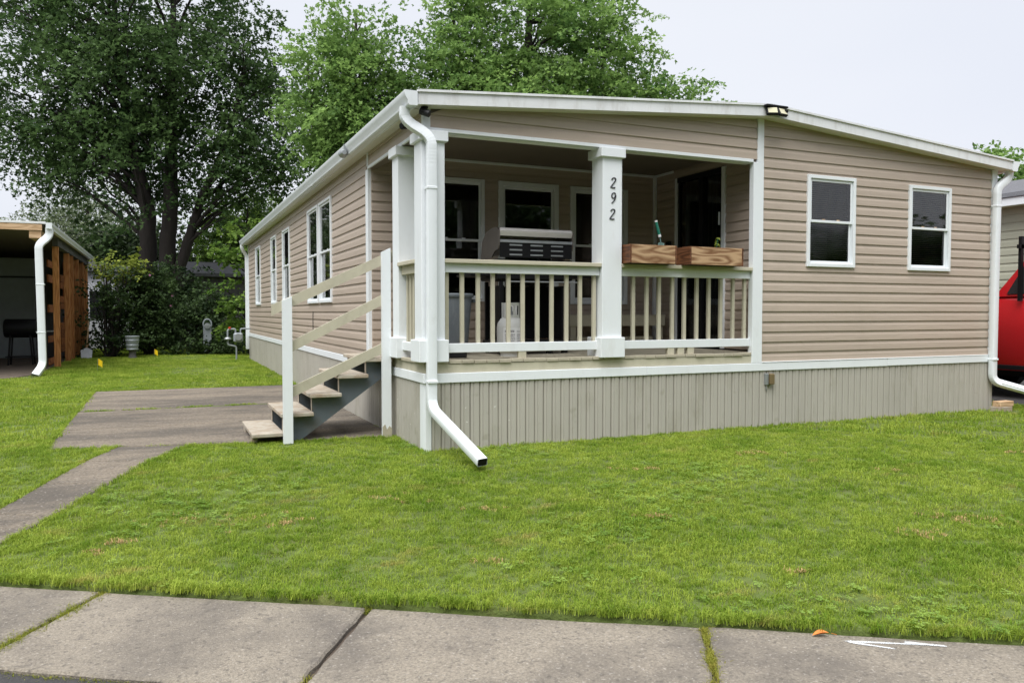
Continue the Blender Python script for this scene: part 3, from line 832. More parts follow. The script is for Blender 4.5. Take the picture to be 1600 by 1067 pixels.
# sliding door with dark panels, a drawn curtain and a white jamb
door = MB(T_left(XR)).box(DOOR[0], DOOR[0] + 0.07, DOOR[2], DOOR[3], -0.05, 0.035, 0.004).box(DOOR[1] - 0.05, DOOR[1], DOOR[2], DOOR[3], -0.05, 0.030, 0.004).build('sliding_door', 'white', home)
MB(T_left(XR)).box(DOOR[0] + 0.07, DOOR[1] - 0.05, DOOR[3] - 0.07, DOOR[3], -0.05, 0.025, 0.003).build('door_head', 'black', door)
MB(T_left(XR)).box(DOOR[0] + 0.07, 1.20, DOOR[2] + 0.03, DOOR[3] - 0.07, -0.035, -0.03).build('pane', 'glass', door)
MB(T_left(XR)).box(1.20, DOOR[1] - 0.05, DOOR[2] + 0.03, DOOR[3] - 0.07, -0.012, -0.007).build('pane', 'screen', door)
for a in (DOOR[0] + 0.072, 1.17, 1.21, DOOR[1] - 0.10):
    MB(T_left(XR)).box(a, a + 0.04, DOOR[2] + 0.02, DOOR[3] - 0.071, -0.04, 0.012, 0.003).build('door_stile', 'black', door)
MB(T_left(XR)).box(0.79, 0.815, 2.55, 2.72, 0.013, 0.03, 0.004).build('handle', 'whitemetal', door)
cur = MB(T_left(XR))
nn = 60
cv = [(DOOR[0] + 0.05 + i * (DOOR[1] - DOOR[0] - 0.1) / nn, -0.12 + 0.025 * math.sin(i * 1.25)) for i in range(nn + 1)]
cur.add([(a, DOOR[2], b) for a, b in cv] + [(a, DOOR[3], b) for a, b in cv], [(i, i + 1, nn + 2 + i, nn + 1 + i) for i in range(nn)])
cur.build('curtain', 'blackplastic', door, smooth=60)
MB(T_left(XR)).box(DOOR[0] - 0.05, DOOR[1] + 0.05, DOOR[2], DOOR[3] + 0.02, -0.3, -0.28).build('unlit_backing', 'interior', door)  # near-black sheet painted as the unlit room behind the door
MB(T_left(XR)).box(1.86, 1.94, 2.15, 2.42, 0.018, 0.075, 0.008).build('porch_light', 'black', home)

# --- deck
dk = MB().box(0.0, XR, 0.002, YB, 0.80, 0.872).build('porch_deck', 'deck', home)
MB().box(-0.012, 4.16, -0.014, 0.001, ZS + 0.001, 0.880, 0.003).build('rim_board', 'beige', dk)
MB().box(-0.016, -0.001, 0.0015, 2.29, ZS + 0.001, 0.880, 0.003).build('rim_board', 'beige', dk)
x = -0.035
k = 0
while x < XR - 0.14:
    wd = 0.139
    zz = rnd.uniform(-0.003, 0.003)
    ov = rnd.uniform(-0.035, -0.018) if k < 31 else 0
    MB().box(x, x + wd - rnd.uniform(0.003, 0.008), ov, YB - 0.01, 0.8815 + zz, 0.916 + zz, 0.003).build('deck_board', 'deck', dk)
    x += wd; k += 1

# --- skirting: ribbed panels under the band
def skirt_panel(T, u0, u1, v0, v1, parent, pitch):
    n = max(1, round((u1 - u0) / pitch)); p = (u1 - u0) / n
    prof = []
    for i in range(n):
        a = u0 + i * p
        k_ = p / 0.105
        prof += [(a, -0.002), (a + 0.005 * k_, 0.013), (a + 0.026 * k_, 0.016), (a + 0.030 * k_, 0.009), (a + 0.036 * k_, 0.009), (a + 0.040 * k_, 0.016), (a + 0.090 * k_, 0.016), (a + 0.100 * k_, 0.006)]
    prof.append((u1, -0.002))
    m = len(prof)
    vs = [(a, v0, b) for a, b in prof] + [(a, v1, b) for a, b in prof] + [(u0, v0, -0.018), (u1, v0, -0.018), (u0, v1, -0.018), (u1, v1, -0.018)]
    fs = [(i, i + 1, m + i + 1, m + i) for i in range(m - 1)] + [(2 * m, 2 * m + 1, 2 * m + 3, 2 * m + 2)]
    return MB(T).add(vs, fs).build('skirting_panel', 'skirt', parent)
sk = MB().box(0.03, W - 0.03, 0.03, 0.05, -0.1, ZSK).build('skirting', 'skirt', home)
n = 20
e0, e1 = 0.055, W - 0.045
for i in range(n):
    a, b = e0 + (e1 - e0) * i / n, e0 + (e1 - e0) * (i + 1) / n
    skirt_panel(T_front(0.0), a + 0.001, b - 0.001, -0.12, ZSK + 0.004 - rnd.uniform(0, 0.003), sk, 0.105)
MB().box(-0.012, 0.052, -0.016, 0.03, -0.12, ZSK - 0.001, 0.003).build('corner_trim', 'white', sk)
MB().box(-0.014, -0.001, 0.0305, 0.16, -0.12, ZSK - 0.001, 0.003).build('corner_trim', 'white', sk)
MB().box(W - 0.044, W + 0.014, -0.016, 0.03, -0.12, ZSK - 0.001, 0.003).build('corner_trim', 'skirt', sk)
sl = MB().box(0.02, 0.04, 0.05, L, -0.1, ZSK).build('skirting', 'skirt', home)
n = 34
for i in range(n):
    a, b = 0.165 + (L - 0.17) * i / n, 0.165 + (L - 0.17) * (i + 1) / n
    skirt_panel(T_left(0.0), a + 0.001, b - 0.001, -0.12, ZSK + 0.004, sl, 0.105)

# --- roof
rm = MB()
def roof_slab(y0, y1):
    xs_ = [-OVS, RIDGE, W + OVS]
    poly = [(x, roof_under(x) + FT) for x in xs_] + [(x, roof_under(x)) for x in xs_[::-1]]
    rm.prism(poly, y0, y1, axis=1)
roof_slab(-OVF + 0.012, L + OVF)
roof = rm.build('roof', 'roof', home)
def rake(y0, y1, zo0, zo1, name, mat, segs):
    for (a, b) in segs:
        MB().prism([(a, roof_under(a) + zo0), (b, roof_under(b) + zo0), (b, roof_under(b) + zo1), (a, roof_under(a) + zo1)], y0, y1, axis=1).build(name, mat, roof)
rake(-OVF - 0.004, -OVF + 0.011, -0.004, FT - 0.012, 'fascia', 'fascia', ((-OVS, RIDGE - 0.0005), (RIDGE + 0.0005, W + OVS)))
rake(-OVF - 0.020, -OVF + 0.014, FT - 0.0115, FT + 0.012, 'drip_edge', 'fascia', ((-OVS - 0.01, RIDGE - 0.0005), (RIDGE + 0.0005, W + OVS + 0.01)))
rake(-OVF + 0.0115, -0.0005, -0.006, -0.001, 'soffit', 'soffit', ((-OVS, RIDGE - 0.0005), (RIDGE + 0.0005, W + OVS)))
MB().box(-OVS, -0.0005, 0.0, L, 3.418, 3.425).build('soffit', 'soffit', roof)
MB().box(-OVS - 0.012, -OVS - 0.0005, -OVF, L + OVF, 3.415, 3.54, 0.002).build('fascia', 'white', roof)

# gutters and downspouts
def gutter(sx, x0, y0, y1):
    g = [(0.0, 0.135), (0.0, 0.012), (0.012, 0.0), (0.078, 0.0), (0.088, 0.012), (0.092, 0.045), (0.118, 0.085), (0.128, 0.122), (0.128, 0.135), (0.120, 0.137), (0.120, 0.128), (0.108, 0.09), (0.083, 0.05), (0.078, 0.012), (0.012, 0.012), (0.006, 0.02), (0.006, 0.135)]
    poly = [(x0 + sx * a, 3.408 + b) for a, b in g]
    gt = MB().prism(poly, y0, y1, axis=1).build('gutter', 'whitemetal', home, smooth=30)
    cap = [(x0 + sx * a, 3.406 + b) for a, b in [(-0.001, 0.139), (-0.001, 0.0), (0.080, -0.002), (0.094, 0.012), (0.097, 0.045), (0.121, 0.083), (0.131, 0.122), (0.131, 0.139)]]
    MB().prism(cap, y0 - 0.006, y0 + 0.004, axis=1).build('end_cap', 'whitemetal', gt)
    for i in range(3):
        pass
    return gt
gl = gutter(-1, -OVS - 0.013, -OVF - 0.01, L + OVF)
for yy in (5.2, 10.3, 14.6):
    MB().box(-OVS - 0.147, -OVS - 0.012, yy, yy + 0.03, 3.405, 3.409, 0).build('gutter_seam', 'whitemetal', gl)
gr = gutter(1, W + OVS + 0.001, -OVF - 0.01, L + OVF)

def downspout(pts, name='downspout', sec=(0.098, 0.074), rad=0.09, parent=None, side=(1, 0, 0), bands=(), n=5):
    n = n * 3
    pth = smooth_path(pts, rad, n)
    sc_ = []
    for i in range(len(pth)):
        q = (i - 1) % (n + 1)
        sc_.append(0.965 if (0 < i < len(pth) - 1 and 2 <= q <= n - 2 and q % 3 == 0) else 1.0)
    ring = rrect(sec[0], sec[1], 0.010, 2)
    inner = rrect(sec[0] - 0.006, sec[1] - 0.006, 0.008, 2)
    o = MB().sweep(pth, ring, side=side, caps=False, scales=sc_)
    o.sweep(pth[-2:], inner, side=side, caps=False)
    q = o.build(name, 'whitemetal', parent or home, smooth=35)
    return q
PX = 0.03
d1 = downspout([(-0.215, -0.02, 3.42), (-0.215, -0.02, 3.29), (PX, -0.108, 3.13), (PX, -0.108, 2.95), (PX, -0.092, 0.445), (0.150, -1.16, 0.080)], rad=0.12, n=6)
# crimped elbows, straps
for t in range(7):
    f = t / 6
    p0 = Vector((-0.215, -0.02, 3.36)).lerp(Vector((PX, -0.108, 3.10)), f)
for zz in (2.62, 0.70):
    MB().box(PX - 0.053, PX + 0.053, -0.1475, -0.05, zz, zz + 0.028, 0.004).build('strap', 'whitemetal', d1)
MB().sweep([(0.150, -1.1605, 0.0798), (0.1494, -1.155, 0.0816)], rrect(0.086, 0.062, 0.008, 2), side=(1, 0, 0)).build('spout_mouth', 'black', d1)
d2 = downspout([(W + OVS + 0.065, -0.08, 3.42), (W + OVS + 0.065, -0.08, 3.33), (8.46, -0.085, 3.17), (8.46, -0.085, 3.0), (8.46, -0.075, 0.42), (9.55, -0.62, 0.075)], rad=0.11, n=6)
for zz in (2.9, 0.72):
    MB().box(8.46 - 0.053, 8.46 + 0.053, -0.125, -0.03, zz, zz + 0.028, 0.004).build('strap', 'whitemetal', d2)
d3 = downspout([(-0.20, L - 0.05, 3.42), (-0.20, L - 0.05, 3.30), (-0.06, L + 0.06, 3.10), (-0.06, L + 0.06, 0.3)], rad=0.08, n=4)
# outlet box on the skirting
ob = MB().box(4.335, 4.385, -0.045, -0.012, 0.515, 0.655, 0.004).build('outlet_box', 'dullsteel', home)
MB().box(4.387, 4.455, -0.075, -0.012, 0.520, 0.652, 0.008).build('box_cover', 'brown', ob)
MB().tube([(4.36, -0.03, 0.515), (4.355, -0.03, 0.47), (4.37, -0.028, 0.44)], 0.006, 6).build('wire', 'dullsteel', ob)

# --- porch posts
DIG = {'2': [(-0.42, 0.55), (-0.36, 0.80), (-0.12, 0.98), (0.16, 0.96), (0.36, 0.76), (0.34, 0.48), (0.12, 0.12), (-0.18, -0.32), (-0.48, -0.82), (-0.10, -0.86), (0.20, -0.88), (0.46, -0.80)],
       '9': [(0.36, 0.62), (0.20, 0.92), (-0.06, 1.0), (-0.34, 0.80), (-0.42, 0.42), (-0.26, 0.06), (0.0, 0.0), (0.24, 0.18), (0.40, 0.52), (0.42, 0.20), (0.28, -0.28), (0.02, -0.68), (-0.28, -0.95)]}
def digit(ch, cx, y, cz, h, parent):
    pts = [Vector((a * h * 0.5, b * h * 0.5)) for a, b in DIG[ch]]
    fine = []
    for i in range(len(pts) - 1):
        p0 = pts[max(0, i - 1)]; p1 = pts[i]; p2 = pts[i + 1]; p3 = pts[min(len(pts) - 1, i + 2)]
        for k in range(5):
            t = k / 5
            fine.append(0.5 * ((2 * p1) + (p2 - p0) * t + (2 * p0 - 5 * p1 + 4 * p2 - p3) * t * t + (3 * p1 - p0 - 3 * p2 + p3) * t ** 3))
    fine.append(pts[-1])
    n = len(fine); vs = []
    for i, p in enumerate(fine):
        d = (fine[min(n - 1, i + 1)] - fine[max(0, i - 1)]).normalized()
        nrm = Vector((-d.y, d.x))
        wd = h * (0.030 + 0.031 * abs(d.y) ** 1.2 + (0.022 if ch == '2' and i > n - 12 else 0))
        for s in (-1, 1):
            q = p + nrm * wd * s
            vs.append((cx + q.x + q.y * 0.12, y, cz + q.y)); vs.append((cx + q.x + q.y * 0.12, y - 0.007, cz + q.y))
    fs = []
    for i in range(n - 1):
        a = 4 * i; b = 4 * (i + 1)
        fs += [(a + 1, b + 1, b + 3, a + 3), (a, b, b + 1, a + 1), (a + 2, a + 3, b + 3, b + 2)]
    fs += [(0, 1, 3, 2), (4 * n - 4, 4 * n - 2, 4 * n - 1, 4 * n - 3)]
    return MB().add(vs, fs).build('house_number', 'ink', parent)

def post(x0, x1, y0, y1, label):
    p = MB().box(x0, x1, y0, y1, 0.917, 3.209, 0.005).build('porch_post', 'white', home)
    p['label'] = label
    # base: four boards boxed round the foot; cap: boxed collar
    e = 0.035
    MB().box(x0 - e, x1 + e, y0 - e, y1 + e, 0.905, 1.128, 0.005).build('post_base', 'white', p)
    MB().box(x0 - e, x1 + e, y0 - e, y1 + e, 3.108, 3.2095, 0.005).build('post_cap', 'white', p)
    MB().box(x1 - 0.002, x1 + 0.004, y0 - 0.003, y0 + 0.022, 1.13, 3.107, 0.001).build('corner_bead', 'white', p)
    return p
post(-0.055, 0.185, -0.045, 0.195, 'corner porch post behind the downspout')
post(-0.055, 0.185, 0.80, 1.03, 'porch post at the head of the stairs')
pm = post(2.02, 2.26, -0.045, 0.195, 'middle porch post carrying the house number')
for ch, (px_, pz) in zip('292', ((2.155, 2.83), (2.155, 2.665), (2.145, 2.485))):
    digit(ch, px_, -0.0455, pz, 0.118, pm)

# --- railings
def railing(x0, x1, label, n, extra):
    y0 = 0.035
    r = MB().box(x0, x1, y0 - 0.02, y0 + 0.02, 1.812, 1.905, 0.004).build('railing', 'white', home)
    r['label'] = label
    MB().box(x0, x1, y0 - 0.07, y0 + 0.08, 1.9055, 1.948, 0.005).build('rail_cap', 'beige', r)
    MB().box(x0, x1, y0 - 0.024, y0 + 0.016, 0.992, 1.087, 0.004).build('bottom_rail', 'white', r)
    for i in range(n):
        c = x0 + 0.055 + (x1 - x0 - 0.10) * i / (n - 1) + rnd.uniform(-0.005, 0.005)
        MB().box(c - 0.021, c + 0.021, y0 + 0.0175, y0 + 0.056, 1.055 + rnd.uniform(-0.006, 0), 1.8115 + 0.04, 0.004).build('baluster', 'beige', r)
    for c in extra:
        MB().box(c - 0.045, c + 0.045, y0 - 0.02, y0 + 0.03, 0.917, 0.9915, 0.003).build('rail_block', 'beige', r)
    return r
railing(0.186, 2.019, 'front railing left of the middle post', 11, (1.08,))
railing(2.261, 4.129, 'front railing right of the middle post', 11, (2.98, 3.12, 3.26))
# short left return railing between corner post and stair post
r = MB().box(-0.02, 0.02, 0.196, 0.799, 1.812, 1.905, 0.004).build('railing', 'beige', home); r['label'] = 'short side railing between the two left posts'
MB().box(-0.07, 0.08, 0.196, 0.799, 1.9055, 1.948, 0.005).build('rail_cap', 'beige', r)
MB().box(-0.02, 0.02, 0.196, 0.799, 0.992, 1.087, 0.004).build('bottom_rail', 'white', r)
for c in (0.26, 0.38, 0.50, 0.62, 0.74):
    MB().box(0.021, 0.06, c - 0.02, c + 0.02, 1.05, 1.85, 0.004).build('baluster', 'beige', r)

# ------------------------------------------------------------------ stairs
st = thing('porch_stairs', 'beige wooden porch stairs with white newel posts and slanting rails', 'stairs', (-0.7, 1.6, 0))
TR = [(-1.57, -1.235, 0.112), (-1.275, -0.925, 0.318), (-0.965, -0.62, 0.515), (-0.665, -0.32, 0.715), (-0.36, -0.036, 0.893)]
for k, (a, b, z) in enumerate(TR):
    t = MB()
    t.box(a, b, 1.09 + (0.02 if k == 0 else 0), 2.26, z - 0.042, z, 0.006)
    o = t.build('tread', 'tread', st)
    if k == 0: o['label'] = 'lowest tread resting on the concrete'
for yy in (1.19, 2.10):
    poly = [(-1.24, 0.012), (-1.24, 0.276)]
    for k in range(1, 5):
        a, b, z = TR[k]
        poly += [(a + 0.035, z - 0.0425)]
        if k < 4: poly += [(TR[k + 1][0] + 0.035, z - 0.0425)]
    poly += [(-0.045, TR[4][2] - 0.0425), (-0.045, 0.64), (-0.17, 0.64), (-1.05, 0.012)]
    # remove the doubled first corner
    poly = [poly[0]] + poly[2:]
    poly[1] = (TR[1][0] + 0.035, TR[1][2] - 0.0425)
    MB().prism(poly, yy, yy + 0.045, axis=1).build('stringer', 'stringer', st)
    for k in range(1, 5):
        a, b, z = TR[k]
        MB().box(a + 0.031, a + 0.0345, yy - 0.01, yy + 0.055, TR[k - 1][2] + 0.001, z - 0.043).build('bracket', 'tread', st)
MB().box(-1.56, -1.50, 1.25, 1.40, 0.0, 0.07, 0.006).box(-1.56, -1.50, 2.0, 2.2, 0.0, 0.07, 0.006).build('riser_block', 'tread', st)
NW = []
for (a, z1) in ((-1.256, 1.53), (-0.176, 2.075)):
    sl_ = 0.045 if a < -1 else 0.05
    NW.append(MB().prism([(a, 0.0), (a + 0.10, 0.0), (a + 0.10, z1 + sl_), (a, z1)], 1.035, 1.085, axis=1).build('newel_post', 'white', st))
MB().add([(-0.18, 1.030, 0.0), (-0.072, 1.030, 0.0), (-0.072, 1.030, 0.10), (-0.10, 1.030, 0.13), (-0.13, 1.030, 0.09), (-0.15, 1.030, 0.15), (-0.18, 1.030, 0.12),
          (-0.18, 1.034, 0.0), (-0.072, 1.034, 0.0), (-0.072, 1.034, 0.10), (-0.10, 1.034, 0.13), (-0.13, 1.034, 0.09), (-0.15, 1.034, 0.15), (-0.18, 1.034, 0.12)],
         [tuple(range(7)), tuple(range(7, 14))] + [(i, (i + 1) % 7, 7 + (i + 1) % 7, 7 + i) for i in range(7)]).build('rotten_foot', 'deck', st)
for (xa, za, xb, zb, h) in ((-1.36, 1.425, -0.02, 2.055, 0.115), (-1.24, 0.995, -0.075, 1.588, 0.115), (-1.24, 0.51, -0.075, 1.040, 0.115)):
    s = (zb - za) / (xb - xa)
    MB().prism([(xa, za - h / 2), (xb, zb - h / 2), (xb, zb + h / 2), (xa, za + h / 2)], 1.086, 1.124, axis=1).build('hand_rail' if za > 1.2 else 'guard_rail', 'beige', st)

# ------------------------------------------------------------------ things on the porch
DZ = 0.917
# gas grill seen from behind, its lid open
g = thing('gas_grill', 'black gas grill with steel lid standing behind the left porch railing', 'grill', (1.5, 0.95, DZ))
gx0, gx1, gy0, gy1 = 1.10, 2.03, 0.70, 1.22
MB().box(gx0, gx1, gy0, gy1, DZ + 0.10, DZ + 0.16, 0.01).box(gx0 + 0.02, gx0 + 0.06, gy0 + 0.02, gy0 + 0.06, DZ + 0.16, DZ + 0.85, 0.004).box(gx1 - 0.06, gx1 - 0.02, gy0 + 0.02, gy0 + 0.06, DZ + 0.16, DZ + 0.85, 0.004).box(gx0 + 0.02, gx0 + 0.06, gy1 - 0.06, gy1 - 0.02, DZ + 0.16, DZ + 0.85, 0.004).box(gx1 - 0.06, gx1 - 0.02, gy1 - 0.06, gy1 - 0.02, DZ + 0.16, DZ + 0.85, 0.004).build('cart_frame', 'black', g)
MB().box(gx0 + 0.03, gx1 - 0.03, gy1 - 0.03, gy1 - 0.005, DZ + 0.165, DZ + 0.80, 0.004).build('cart_door', 'black', g)
MB().box(gx0 + 0.065, gx0 + 0.09, gy0 + 0.06, gy1 - 0.06, DZ + 0.165, DZ + 0.80, 0.004).build('side_panel', 'black', g)
MB().box(gx1 - 0.09, gx1 - 0.065, gy0 + 0.06, gy1 - 0.06, DZ + 0.165, DZ + 0.80, 0.004).build('side_panel', 'black', g)
MB().box(gx0 - 0.02, gx1 + 0.02, gy0 - 0.01, gy1 + 0.02, DZ + 0.86, DZ + 1.10, 0.015).build('firebox', 'black', g)
MB().box(gx0, gx1, gy0 - 0.018, gy0 - 0.011, DZ + 1.115, DZ + 1.32, 0.002).build('rear_panel', 'black', g)
MB().box(gx0, gx1, gy0 - 0.03, gy0 - 0.019, DZ + 1.285, DZ + 1.318, 0.003).build('rear_lip', 'dullsteel', g)
for cx in (gx0 + 0.20, gx0 + 0.465, gx0 + 0.73):
    for cz in (1.14, 1.195, 1.25):
        MB().box(cx - 0.08, cx + 0.08, gy0 - 0.024, gy0 - 0.0185, DZ + cz, DZ + cz + 0.018, 0.003).build('vent_louvre', 'dullsteel', g)
# lid: curved steel sheet between cast side plates
lid = MB()
arc = [(gy0 - 0.01, DZ + 1.375), (gy0 - 0.03, DZ + 1.42), (gy0 - 0.015, DZ + 1.448), (gy0 + 0.05, DZ + 1.462), (gy0 + 0.20, DZ + 1.46), (gy0 + 0.36, DZ + 1.43), (gy0 + 0.48, DZ + 1.33), (gy0 + 0.53, DZ + 1.18)]
m_ = len(arc)
lid.add([(gx0, a, b) for a, b in arc] + [(gx1, a, b) for a, b in arc] + [(gx0, a + 0.004, b - 0.012) for a, b in arc] + [(gx1, a + 0.004, b - 0.012) for a, b in arc],
        [(i, i + 1, m_ + i + 1, m_ + i) for i in range(m_ - 1)] + [(2 * m_ + i, 3 * m_ + i, 3 * m_ + i + 1, 2 * m_ + i + 1) for i in range(m_ - 1)] + [(0, m_, 3 * m_, 2 * m_), (m_ - 1, 3 * m_ - 1, 4 * m_ - 1, 2 * m_ - 1)])
lo = lid.build('lid', 'lidsteel', g, smooth=40)
for xx in (gx0 - 0.016, gx1 + 0.001):
    MB().prism([(gy0 - 0.03, DZ + 1.42), (gy0 + 0.05, DZ + 1.462), (gy0 + 0.20, DZ + 1.46), (gy0 + 0.36, DZ + 1.43), (gy0 + 0.48, DZ + 1.33), (gy0 + 0.53, DZ + 1.12), (gy0 + 0.20, DZ + 1.12), (gy0 + 0.10, DZ + 1.19), (gy0 + 0.0, DZ + 1.21), (gy0 - 0.02, DZ + 1.25)], xx, xx + 0.015, axis=0).build('lid_end', 'lidend', lo)
for (xa, xb) in ((gx0 - 0.34, gx0 - 0.03), (gx1 + 0.03, gx1 + 0.30)):
    MB().box(xa, xb, gy0 + 0.02, gy1 - 0.02, DZ + 0.90, DZ + 0.93, 0.01).build('side_shelf', 'black', g)
MB().tube([(gx0 + 0.1, gy0 - 0.03, DZ + 0.84), (gx1 + 0.1, gy0 - 0.03, DZ + 0.84)], 0.008, 6).build('tie_rod', 'dullsteel', g)
for (cx, cy) in ((gx0 + 0.04, gy0 + 0.05), (gx0 + 0.04, gy1 - 0.05)):
    MB().lathe([(0.0, -0.02), (0.06, -0.02), (0.075, -0.012), (0.075, 0.012), (0.06, 0.02), (0.0, 0.02)], (cx, cy, DZ + 0.077), 16, axis=0).build('wheel', 'rubber', g)
for cx in (gx1 - 0.25, gx1 - 0.05):
    MB().prism([(cx - 0.035, DZ + 0.002), (cx + 0.035, DZ + 0.002), (cx + 0.02, DZ + 0.10), (cx - 0.02, DZ + 0.10)], gy0 + 0.05, gy0 + 0.1, axis=1).build('foot', 'black', g)
# propane tank
tk = thing('propane_tank', 'off-white propane tank with printed label behind the balusters', 'gas tank', (1.12, 0.42, DZ))
tc = (1.12, 0.42, DZ)
MB().lathe([(0.0, 0.03), (0.11, 0.03), (0.140, 0.06), (0.155, 0.10), (0.155, 0.32), (0.145, 0.37), (0.11, 0.42), (0.05, 0.445), (0.0, 0.45)], tc, 28).build('body', 'tank', tk, smooth=50)
MB().lathe([(0.105, 0.0), (0.115, 0.0), (0.115, 0.045), (0.105, 0.045)], tc, 24).build('foot_ring', 'tank', tk, smooth=40)
col_ = MB()
for (a0, a1, z0, z1) in ((200, 340, 0.42, 0.46), (200, 232, 0.46, 0.56), (262, 278, 0.46, 0.56), (308, 340, 0.46, 0.56), (200, 340, 0.56, 0.595), (20, 160, 0.42, 0.595)):
    n = max(2, int((a1 - a0) / 10))
    ring = [(tc[0] + 0.10 * math.cos(R(a0 + (a1 - a0) * i / n)), tc[1] + 0.10 * math.sin(R(a0 + (a1 - a0) * i / n))) for i in range(n + 1)]
    rin = [(tc[0] + 0.094 * math.cos(R(a0 + (a1 - a0) * i / n)), tc[1] + 0.094 * math.sin(R(a0 + (a1 - a0) * i / n))) for i in range(n + 1)]
    col_.prism(ring + rin[::-1], DZ + z0, DZ + z1, axis=2)
col_.build('collar', 'tank', tk)
MB().lathe([(0.0, 0.44), (0.03, 0.44), (0.03, 0.50), (0.018, 0.505), (0.018, 0.55), (0.0, 0.555)], tc, 12).build('valve', 'dullsteel', tk)
def curved_patch(c, r, a0, a1, z0, z1, n=12):
    pts = [(c[0] + r * math.cos(R(a0 + (a1 - a0) * i / n)), c[1] + r * math.sin(R(a0 + (a1 - a0) * i / n))) for i in range(n + 1)]
    return [(x, y, z0) for x, y in pts] + [(x, y, z1) for x, y in pts], [(i, i + 1, n + 2 + i, n + 1 + i) for i in range(n)]
lb = MB().add(*curved_patch(tc, 0.1562, 215, 315, DZ + 0.10, DZ + 0.32)).build('label', 'tanklabel', tk, recalc=False)
ink = MB()
for z in (0.285, 0.272, 0.250, 0.240, 0.230, 0.220, 0.205, 0.195, 0.180, 0.170):
    a = 222
    while a < 262:
        b = a + rnd.uniform(3, 9)
        ink.add(*curved_patch(tc, 0.1568, a, min(b, 264), DZ + z, DZ + z + (0.007 if z > 0.26 else 0.0035), 3)); a = b + rnd.uniform(0.8, 2)
    a = 272
    while a < 306:
        b = a + rnd.uniform(3, 9)
        ink.add(*curved_patch(tc, 0.1568, a, min(b, 308), DZ + z, DZ + z + 0.0035, 3)); a = b + rnd.uniform(0.8, 2)
for a in (223, 229, 242, 249, 280, 286, 299):
    ink.add(*curved_patch(tc, 0.1568, a, a + 4, DZ + 0.125, DZ + 0.142, 2))
ink.build('printed_lines', 'ink', lb, recalc=False)
# rubbish bin
rb = thing('rubbish_bin', 'grey plastic rubbish bin beside the corner post', 'bin', (0.62, 1.05, DZ))
MB().lathe([(0.0, 0.005), (0.205, 0.005), (0.21, 0.02), (0.262, 0.66), (0.28, 0.665), (0.285, 0.69), (0.275, 0.705), (0.262, 0.70), (0.25, 0.68), (0.20, 0.03), (0.0, 0.03)], (0.62, 1.05, DZ), 28).build('bin_body', 'greyplastic', rb, smooth=40)
for s in (-1, 1):
    MB().box(0.62 + s * 0.285 - 0.02, 0.62 + s * 0.285 + 0.02, 0.98, 1.12, DZ + 0.60, DZ + 0.64, 0.008).build('handle', 'greyplastic', rb)
# dark storage tote and a black bag between bin and grill
tt = thing('storage_tote', 'low black storage tote on the porch floor near the corner post', 'box', (0.42, 0.42, DZ))
MB().box(0.24, 0.56, 0.30, 0.62, DZ + 0.001, DZ + 0.075, 0.012).build('tub', 'blackplastic', tt)
MB().box(0.225, 0.575, 0.285, 0.635, DZ + 0.0755, DZ + 0.095, 0.008).build('lid', 'blackplastic', tt)
# bench under the porch windows
bn = thing('porch_bench', 'grey-beige wooden bench against the porch back wall', 'bench', (3.3, 2.0, DZ))
for k in range(3):
    MB().box(2.55, 4.12, 1.76 + k * 0.135, 1.885 + k * 0.135, DZ + 0.42, DZ + 0.455, 0.004).build('seat_board', 'beige', bn)
MB().box(2.57, 4.10, 1.745, 1.759, DZ + 0.30, DZ + 0.45, 0.003).build('apron', 'beige', bn)
for xx in (2.60, 4.0):
    for yy in (1.80, 2.10):
        MB().box(xx, xx + 0.08, yy - 0.03, yy + 0.03, DZ, DZ + 0.419, 0.004).build('leg', 'beige', bn)
MB().box(2.68, 4.0, 1.90, 1.94, DZ + 0.10, DZ + 0.15, 0.003).build('stretcher', 'beige', bn)
cb = MB().box(2.30, 2.50, 1.85, 2.15, DZ, DZ + 0.36, 0.004).build('cardboard_box', 'lumber'); tag(cb, 'small brown box on the porch floor beside the bench', 'box')

# planter boxes on the right railing
def planter(x0, x1, yaw, label):
    p = thing('planter_box', label, 'planter', ((x0 + x1) / 2, -0.06, 1.948), yaw, 'planter boxes on the railing')
    c = (x0 + x1) / 2; hw = (x1 - x0) / 2
    z0 = 1.949
    T = lambda x, y, z: tuple(Matrix.Translation((c, -0.06, 0)) @ Matrix.Rotation(yaw, 4, 'Z') @ Vector((x, y, z)))
    MB(T).box(-hw + 0.021, hw - 0.021, -0.13, -0.11, z0, z0 + 0.205, 0.003).build('front_board', 'planter', p)
    MB(T).box(-hw + 0.021, hw - 0.021, 0.11, 0.13, z0, z0 + 0.205, 0.003).build('back_board', 'planter', p)
    MB(T).box(-hw, -hw + 0.020, -0.131, 0.131, z0, z0 + 0.206, 0.003).build('end_board', 'planterdark', p)
    MB(T).box(hw - 0.020, hw, -0.131, 0.131, z0, z0 + 0.206, 0.003).build('end_board', 'planterdark', p)
    MB(T).box(-hw + 0.021, hw - 0.021, -0.109, 0.109, z0 + 0.002, z0 + 0.16).build('soil', 'soil', p)
    return p
planter(2.285, 2.905, 0.0, 'left wooden planter box on the porch railing with a trowel in it')
planter(3.075, 3.855, R(1.5), 'right wooden planter box on the porch railing with a small plant')
tw = thing('hand_trowel', 'green-handled garden trowel stuck upright in the left planter box', 'trowel', (2.738, -0.05, 2.10))
MB().tube([(2.723, -0.04, 2.43), (2.753, -0.04, 2.335), (2.766, -0.04, 2.29)], 0.017, 8).build('handle', 'green', tw, smooth=60)
MB().tube([(2.719, -0.04, 2.445), (2.723, -0.04, 2.43)], 0.017, 8).build('end_cap', 'tanklabel', tw)
MB().tube([(2.766, -0.04, 2.29), (2.774, -0.04, 2.262)], 0.018, 8).build('ferrule', 'tanklabel', tw)
